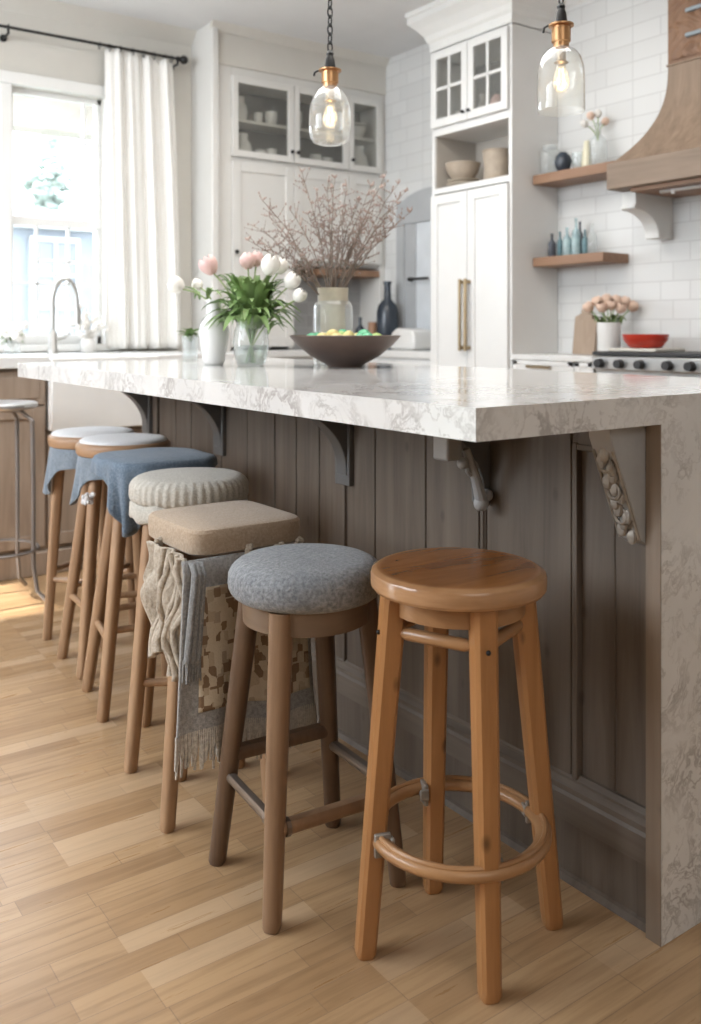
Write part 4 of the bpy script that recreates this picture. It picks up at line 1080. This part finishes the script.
vessel('flower_pot', pc, scaled([(0, 0), (.92, 0), (.97, .03), (1, 1), (.92, 1), (.9, .1), (0, .1)], .052, .145), 'white', 'straight white ceramic pot full of peach tulips by the cutting boards', 'pot', n=36)
dd = (pc - CAM).dot(FW)
for k, (px, py) in enumerate(((591, 305), (599, 300), (607, 298), (615, 299), (623, 300), (630, 304), (603, 305), (619, 306), (611, 303))):
    tp = CAM + ray(px, py + 6) * (dd + (-.05 if k > 5 else .02))
    tulip(Vector((pc.x + (tp.x - pc.x) * .2, pc.y + (tp.y - pc.y) * .2, 1.0)), tp, 'tulc', .025, .050, 'peach tulip in the white pot beside the range', 'peach tulips in the white pot', 1)

# floating shelves and what stands on them
for nm, z0, z1, ye, lab in (('lower', 1.335, 1.378, 1.70, 'lower brown floating shelf with bottles on the brick wall'), ('upper', 1.727, 1.772, 1.62, 'upper brown floating shelf with jars beside the hood')):
    tag(MB().box(2.36, ye, z0, XW - .001, YC - .002, z1).build('floating_shelf', M['shelf'], bevel=.003), lab, 'shelf')
zl = 1.3785; xs = 2.44
for px, r, hh, pf, mt, lab, x in ((552, .020, .115, BOTTLE, 'smoke', 'smoky dark bottle at the left end of the lower shelf', xs), (560, .015, .125, BOTTLE, 'teal', 'thin dark teal bottle second on the lower shelf', xs + .03),
                                  (567, .021, .135, BOTTLE, 'aqua', 'broad aqua glass bottle on the lower shelf', xs - .01), (576, .021, .175, BOTTLE, 'aqua', 'tallest pale blue bottle on the lower shelf', xs),
                                  (580, .016, .165, BOTTLE, 'smoke', 'tall smoky bottle just behind the tallest pale blue one', xs + .05), (585, .015, .12, BOTTLE, 'teal', 'short dark teal bottle right of the tallest bottle', xs + .02),
                                  (592, .021, .14, BOTTLE, 'glass', 'clear glass bottle near the right end of the lower shelf', xs)):
    q = on_x(px, 250, x); vessel('bottle', (x, q.y, zl), scaled(pf, r, hh), mt, lab, 'bottle', 'bottles on the lower shelf')
zu = 1.7725
q = on_x(550, 165, xs); vessel('glass_jar', (xs, q.y, zu), scaled(JAR, .050, .145), 'glass', 'large clear glass jar at the left end of the upper shelf', 'jar', n=32)
q = on_x(563, 165, 2.40); vessel('ginger_jar', (2.40, q.y, zu), scaled(ROUND, .040, .09), 'navy', 'round dark blue jar in front of the glass jar on the upper shelf', 'jar', n=32)
q = on_x(578, 165, xs); vessel('glass_tumbler', (xs, q.y, zu), scaled(CUP, .030, .085), 'glass', 'clear glass tumbler in the middle of the upper shelf', 'glass')
q = on_x(587, 162, xs); vessel('bud_vase', (xs, q.y, zu), scaled([(0, 0), (.9, 0), (1, .1), (.8, .6), (.5, 1), (.4, 1), (0, .9)], .026, .13), 'paleyellow', 'pale yellow vase on the upper shelf beside the clear bottle', 'vase')
q = on_x(598, 160, xs); vessel('glass_bottle', (xs, q.y, zu), scaled(BOTTLE, .040, .20), 'glass', 'clear glass bottle vase with cream blossoms at the right end of the upper shelf', 'bottle', n=32)
dd = (Vector((xs, q.y, zu)) - CAM).dot(FW)
for k, (px, py) in enumerate(((587, 122), (592, 115), (598, 113), (604, 120))):
    tulip(Vector((xs, q.y, zu + .12)), CAM + ray(px, py + 4) * (dd + .01 * k), 'tulc' if k % 2 else 'tulw', .017, .04, 'cream and peach blossom in the clear bottle on the upper shelf', 'blossoms on the upper shelf', 0)

# ================================================================== RANGE HOOD
hd = thing('range_hood', (2.4, .9, 1.5), 'flared brown wooden range hood with a carved chimney on the brick wall', 'range hood')
HY0, HY1 = .30, 1.545; HX = 2.19
MB().box(HX, HY0, 1.615, XW - .001, HY1, 1.725).build('hood_band', M['hoodb'], hd, bevel=.004)
def flare(i, j):
    # i: round three sides, j: height
    k = j; e = (1 - k) ** 2.6
    y1 = 1.375 + (HY1 - .015 - 1.375) * e; y0 = .455 - (.455 - HY0 - .015) * e; x = 2.37 - (2.37 - HX - .012) * e
    z = 1.725 + (2.125 - 1.725) * k
    L = [(XW - .001, y1), (x, y1), (x, y0), (XW - .001, y0)]
    seg = i * 3; s_ = min(2, int(seg)); f = seg - s_
    a, b = L[s_], L[s_ + 1]
    return Vector((a[0] + (b[0] - a[0]) * f, a[1] + (b[1] - a[1]) * f, z))
MB().grid(flare, 31, 22).build('flared_body', M['hood'], hd, angle=40)
MB().box(2.37, .455, 2.12, XW - .001, 1.375, ZC - .001).build('chimney', M['carve'], hd, smooth=False)
MB().box(2.364, .45, 2.118, XW - .001, 1.38, 2.126).build('chimney_lip', M['hood'], hd, bevel=.002)
def carved(u, v):
    y = 1.365 - .90 * u; z = 2.14 + .54 * v
    hgt = .010 * (math.sin(y * 60 + 3 * math.sin(z * 40)) * math.sin(z * 52 + 2.5 * math.sin(y * 33)))
    return Vector((2.366 - max(-.002, hgt) - .002, y, z))
MB().grid(carved, 160, 100).build('carved_panel', M['carve'], hd, angle=80, label='carved scroll relief on the chimney front')
for zz in (2.22, 2.32): MB().box(2.345, .47, zz - .008, 2.362, 1.28, zz + .008).build('chimney_strip', M['greystrip'], hd, bevel=.003, label='blue grey strip across the carving')
rl = MB().tube([(2.30, .35, 1.595), (2.30, 1.36, 1.595)], .008, 10)
for y in (.5, .8, 1.1, 1.3): rl.tube([(2.30, y, 1.616), (2.30, y, 1.58)], .009, 8)
rl.build('utensil_rail', M['steel'], hd)
MB().box(2.23, HY0 + .03, 1.60, XW - .002, 1.455, 1.616).build('underside', M['shelf'], hd, smooth=False)
cbp = [(XW - .001, 1.614), (2.285, 1.614), (2.285, 1.555), (2.275, 1.550), (2.275, 1.540)]
for k in range(0, 9):
    tt = PI / 2 * k / 8; cbp.append((2.29 + .15 * math.sin(tt), 1.535 - .10 * (1 - math.cos(tt))))
cbp += [(2.44, 1.425), (XW - .001, 1.425)]
for y in (1.505, .335):
    MB().prism(cbp, 'y', y - .035, y + .035).build('hood_corbel', M['trim'], hd, angle=25, bevel=.003, label='white corbel bracket under the hood')

# ================================================================== SINK RUN (far wall, left)
sk = thing('sink_cabinet', (.0, 3.3, 0), 'weathered brown wooden sink cabinet with panelled doors beneath the window', 'cabinet')
SY = 2.95
MB().box(-1.9, SY + .02, .08, .31, YW - .06, .872).box(.31, SY + .02, .08, .80, YW - .06, .60).box(.80, SY + .02, .08, 1.345, YW - .06, .872).build('carcass', M['sinkwood'], sk, smooth=False)
MB().box(-1.9, SY - .01, 0, 1.345, SY + .05, .10).build('plinth', M['sinkwood'], sk, bevel=.006)
for a, b in ((-.62, -.32), (-.31, -.01), (0, .30), (.81, 1.08), (1.085, 1.34)):
    dw = MB().box(a, SY, .72, b, SY + .02, .86).box(a + .025, SY - .006, .745, b - .025, SY, .835).build('drawer', M['sinkwood'], sk, bevel=.003)
    door_y(sk, a, b, .12, .71, SY, M['sinkwood'], .05)
for a, b in ((.315, .553), (.557, .795)): door_y(sk, a, b, .12, .59, SY, M['sinkwood'], .05)
tag(MB().box(-1.95, 2.925, .873, .31, YW - .001, .92).box(.31, 3.36, .873, .80, YW - .001, .92).box(.80, 2.925, .873, 1.349, YW - .001, .92).build('sink_countertop', M['qtz'], bevel=.003), 'white counter slab under the window around the sink', 'countertop')
asn = MB()
asn.box(.315, 2.91, .605, .795, 2.935, .915).box(.315, 3.33, .605, .795, 3.355, .915).box(.315, 2.935, .605, .34, 3.33, .915).box(.77, 2.935, .605, .795, 3.33, .915).box(.34, 2.935, .605, .77, 3.33, .63)
tag(asn.build('apron_sink', M['white'], bevel=.006), 'white apron-front farmhouse sink below the window', 'sink')
q = on_y(53, 352, 3.45)
fa = thing('faucet', (q.x, 3.45, .9205), 'tall arched brushed nickel kitchen faucet in front of the window', 'faucet')
pts = [(q.x, 3.45, .94), (q.x, 3.45, 1.15)] + [(q.x + .055 - .055 * math.cos(PI * k / 10), 3.45 - .02 * k / 10, 1.17 + .11 * math.sin(PI * k / 10)) for k in range(0, 11)] + [(q.x + .112, 3.43, 1.12)]
MB().tube(pts, .0105, 12).build('spout', M['nickel'], fa)
MB().tube([(q.x + .112, 3.43, 1.14), (q.x + .114, 3.43, 1.06)], [.014, .016], 12).build('spray_head', M['nickel'], fa)
MB().lathe([(0, .9205), (.026, .9205), (.026, .935), (.019, .945), (.018, 1.02), (.012, 1.03), (0, 1.03)], (q.x, 3.45, 0), 24).build('base', M['nickel'], fa)
MB().tube([(q.x, 3.45, .985), (q.x + .05, 3.44, .995), (q.x + .075, 3.43, 1.02)], [.010, .008, .006], 10).build('lever', M['nickel'], fa)
# little vase of white blossoms at the left of the sink
q = on_y(12, 350, 3.5)
vessel('bud_vase', (q.x, 3.5, .9205), scaled(JAR, .035, .06), 'glass', 'small clear glass of white blossoms at the window left of the faucet', 'vase')
bo = MB()
for k in range(40):
    pz = Vector((q.x + random.gauss(0, .03), 3.5 + random.gauss(0, .03), 1.02 + random.gauss(0, .028)))
    bo.ball(pz, random.uniform(.010, .018), n=8, m=5).tube([(q.x, 3.5, .95), pz], .002, 5)
bo.tube([(q.x, 3.5, .93), (q.x, 3.5, 1.02)], .006, 6)
tag(bo.build('blossom_bunch', M['tulw'], angle=80), 'small round bunch of white blossoms in the glass by the window', 'flowers')
lf = MB()
for k in range(30):
    a = random.uniform(0, 6.28); st = Vector((q.x, 3.5, .96)); en = st + Vector((math.cos(a) * .06, math.sin(a) * .05, random.uniform(.0, .08)))
    leafblade(lf, bez(st, st + Vector((0, 0, .05)), en, 6), .009)
fo = lf.build('blossom_foliage', M['leaf'], angle=80); tag(fo, 'green leaves around the white blossoms by the window', 'leaves'); fo['kind'] = 'stuff'
# second blossom pot behind faucet
q = on_y(88, 350, 3.62)
vessel('flower_pot', (q.x, 3.62, .9205), scaled(JAR, .035, .07), 'white', 'small white pot of pale blossoms right of the faucet at the window', 'pot')
bo = MB()
for k in range(40):
    pz = Vector((q.x + random.gauss(0, .035), 3.62 + random.gauss(0, .025), 1.06 + random.gauss(0, .032)))
    bo.ball(pz, random.uniform(.009, .017), n=8, m=5).tube([(q.x, 3.62, .96), pz], .002, 5)
bo.tube([(q.x, 3.62, .95), (q.x, 3.62, 1.06)], .006, 6)
tag(bo.build('blossom_bunch', M['tulw'], angle=80), 'loose bunch of pale blossoms in the white pot right of the faucet', 'flowers')

# curtain and rod
YR = 3.645
rod = thing('curtain_rod', (.5, YR, 2.5), 'thin black curtain rod with ball finial above the window', 'curtain rod')
MB().tube([(-1.0, YR, 2.505), (1.235, YR, 2.505)], .008, 10).build('pole', M['black'], rod)
for x in (1.262, -1.03): MB().ball((x, YR, 2.505), .024).tube([(x + (-.04 if x > 0 else .04), YR, 2.505), (x, YR, 2.505)], .013, 10).build('finial', M['black'], rod)
for x in (.335, 1.225, -.9): MB().tube([(x, YW - .001, 2.475), (x, YR, 2.475), (x, YR, 2.505)], .007, 8).tube([(x, YW - .001, 2.475), (x, YW - .012, 2.475)], .018, 12).torus((x, YR, 2.505), .012, .004, 'x', 14, 6).build('bracket', M['black'], rod)
for x in (.79, .845, .90, .97, 1.03, 1.09, 1.15, 1.19): MB().torus((x, YR, 2.497), .017, .0028, 'x', 16, 6).build('ring', M['black'], rod)
def curt(u, v):
    # v: 0 bottom, 1 top
    x0 = .835 - .01 * v; x1 = 1.255 - .055 * v ** 1.5
    x = x0 + (x1 - x0) * u
    amp = .030 * (.75 + .25 * (1 - v))
    y = YR + .004 + amp * (.7 * math.sin(u * 2 * PI * 4.2 + .7 * math.sin(2.2 * v)) + .45 * math.sin(u * 2 * PI * 7.3 + 1.1 * v + 1)) * (1 - .25 * v)
    zt = 2.49 - .012 * abs(math.sin(u * PI * 7)) + .015 * (1 - u)
    if .3 < u < .42 and v > .97: zt -= .0
    z = .935 + (zt - .935) * v
    return Vector((x, y, z))
tag(MB().grid(curt, 150, 40).build('curtain', M['curtain'], solid=.003, angle=80), 'white gathered linen curtain hanging beside the window', 'curtain')

# metal bistro stool at the left edge
ms = thing('metal_stool', (.13, 2.62, 0), 'grey metal stool with bent tubular legs in front of the sink cabinet', 'stool')
mc = Vector((.03, 2.66, 0))
MB().lathe([(0, .735), (.14, .735), (.148, .742), (.148, .752), (.14, .758), (0, .756)], mc, 40).build('seat', M['steel'], ms)
for k in range(4):
    a = math.radians(45 + 90 * k); dv = Vector((math.cos(a), math.sin(a), 0))
    pts = [mc + dv * .02 + Vector((0, 0, .728)), mc + dv * .10 + Vector((0, 0, .725)), mc + dv * .145 + Vector((0, 0, .69)), mc + dv * .150 + Vector((0, 0, .45)), mc + dv * .150 + Vector((0, 0, .15)), mc + dv * .165 + Vector((0, 0, .05)), mc + dv * .21 + Vector((0, 0, .011))]
    MB().tube(pts, .0085, 8).build('leg', M['gunmetal'], ms)
MB().torus(mc + Vector((0, 0, .20)), .150, .006).build('foot_ring', M['gunmetal'], ms)

# ================================================================== OUTSIDE
lawn = tag(MB().box(-12, 4.2, -.3, 14, 26, -.2).build('garden_lawn', M['lawn'], smooth=False), 'pale green lawn beyond the window', 'lawn'); struct(lawn)
ph = thing('porch_beam', (1.2, 5.1, 2.33), 'beige porch beam across the top of the window view', 'beam')
MB().box(-3, 5.0, 2.33, 6, 5.2, 2.54).build('beam', M['porch'], ph, smooth=False)
MB().box(-3, 4.5, 2.55, 6, 5.3, 2.60).build('porch_ceiling', M['fartrim'], ph, smooth=False)
hs = thing('neighbour_house', (2.8, 11, -.2), 'pale blue house with white gridded windows across the garden', 'house')
MB().box(-1.5, 10.2, -.2, 6.2, 14, 2.25).build('wall', M['house'], hs, smooth=False)
MB().prism([(10.0, 2.25), (10.0, 2.33), (12.2, 2.75), (14.2, 2.33), (14.2, 2.25)], 'x', -1.7, 6.4).build('roof', M['fartrim'], hs, smooth=False)
for x in (.9, 2.36, 3.2):
    ww_ = .50
    wn = MB().box(x, 10.13, .9, x + ww_, 10.2, 2.1).build('window_glass', M['farpane'], hs, smooth=False)
    g = MB().box(x - .05, 10.1, .84, x, 10.2, 2.16).box(x + ww_, 10.1, .84, x + ww_ + .05, 10.2, 2.16).box(x, 10.1, .84, x + ww_, 10.2, .9).box(x, 10.1, 2.1, x + ww_, 10.2, 2.16)
    g.box(x + ww_ / 2 - .015, 10.1, .9, x + ww_ / 2 + .015, 10.14, 2.1)
    for zz in (1.3, 1.7): g.box(x, 10.1, zz - .015, x + ww_, 10.14, zz + .015)
    g.build('window_frame', M['fartrim'], wn, smooth=False)
def tree(x, y, hgt, r, label):
    o = thing('garden_tree', (x, y, -.2), label, 'tree')
    MB().tube([(x, y, -.2), (x, y, hgt * .6)], [.12, .05], 8).build('trunk', M['twig'], o)
    cr = MB()
    for k in range(620):
        f = random.random(); rr = r * (1 - f) ** .7 * (.8 + .4 * math.sin(f * 26)) + .06
        a = random.uniform(0, 2 * PI); q = rr * random.random() ** .5
        c = Vector((x + q * math.cos(a), y + q * math.sin(a), hgt * (.12 + .88 * f)))
        cr.ball(c, random.uniform(.05, .11), sz=.7, n=6, m=4)
    cr.build('crown', M['tree'], o, angle=80)
tree(4.05, 15.0, 4.5, .85, 'pointed pale green tree seen through the middle of the window')
tree(3.55, 18.2, 4.6, .55, 'narrow pale green tree seen at the left of the window')
tree(1.0, 15.4, 4.2, .8, 'broad pale green tree behind the house, left of the others')
# ================================================================== LIGHT
wd = bpy.data.worlds.new('sky'); SC.world = wd; wd.use_nodes = True
nt = wd.node_tree; bg = nt.nodes['Background']
tcw = nt.nodes.new('ShaderNodeTexCoord'); sx = nt.nodes.new('ShaderNodeSeparateXYZ')
nt.links.new(tcw.outputs['Generated'], sx.inputs[0])
rp_ = nt.nodes.new('ShaderNodeValToRGB'); e = rp_.color_ramp.elements
e[0].position = .0; e[0].color = (.80, .86, .92, 1); e[1].position = .6; e[1].color = (.84, .92, 1.0, 1)
nt.links.new(sx.outputs['Z'], rp_.inputs['Fac']); nt.links.new(rp_.outputs['Color'], bg.inputs['Color'])
bg.inputs['Strength'].default_value = 9
def area(name, loc, target, size, sy, energy, color):
    ld = bpy.data.lights.new(name, 'AREA'); ld.shape = 'RECTANGLE'; ld.size = size; ld.size_y = sy; ld.energy = energy; ld.color = color
    o = bpy.data.objects.new(name, ld); COL.objects.link(o); o.location = loc
    o.rotation_euler = (Vector(target) - Vector(loc)).to_track_quat('-Z', 'Y').to_euler(); return o
sl = bpy.data.lights.new('sun', 'SUN'); sl.energy = 15; sl.angle = math.radians(1.2); sl.color = (1, .97, .92)
so = bpy.data.objects.new('sun', sl); COL.objects.link(so)
so.rotation_euler = Vector((1, -.03, -.70)).to_track_quat('-Z', 'Y').to_euler()
area('window_light', (.3, 4.12, 2.62), (.35, 2.3, .2), 1.3, .4, 130, (.90, .95, 1.0))
area('left_fill', (XL + .1, 1.6, 1.7), (.6, 1.8, .7), 2.0, 1.6, 115, (.84, .92, 1.0))  # added fill lamp before the solid left wall, cools floor and island front
area('overhead_fill', (.7, 1.5, ZC - .03), (.7, 1.5, 0), 1.4, 2.4, 50, (1, .97, .93))  # unseen soft fill with no fixture, added to brighten the upward faces
area('front_fill', (-.7, -2.4, 2.3), (.4, .3, .4), 1.6, 1.6, 20, (1, .96, .92))  # fill lamp added behind the camera to lift the near faces

SC.view_settings.view_transform = 'Standard'
SC.view_settings.look = 'None'
SC.view_settings.exposure = .08
SC.cycles.use_denoising = True
SC.cycles.max_bounces = 8; SC.cycles.transparent_max_bounces = 24
SC.cycles.sample_clamp_indirect = 6
SC.cycles.caustics_reflective = False; SC.cycles.caustics_refractive = False
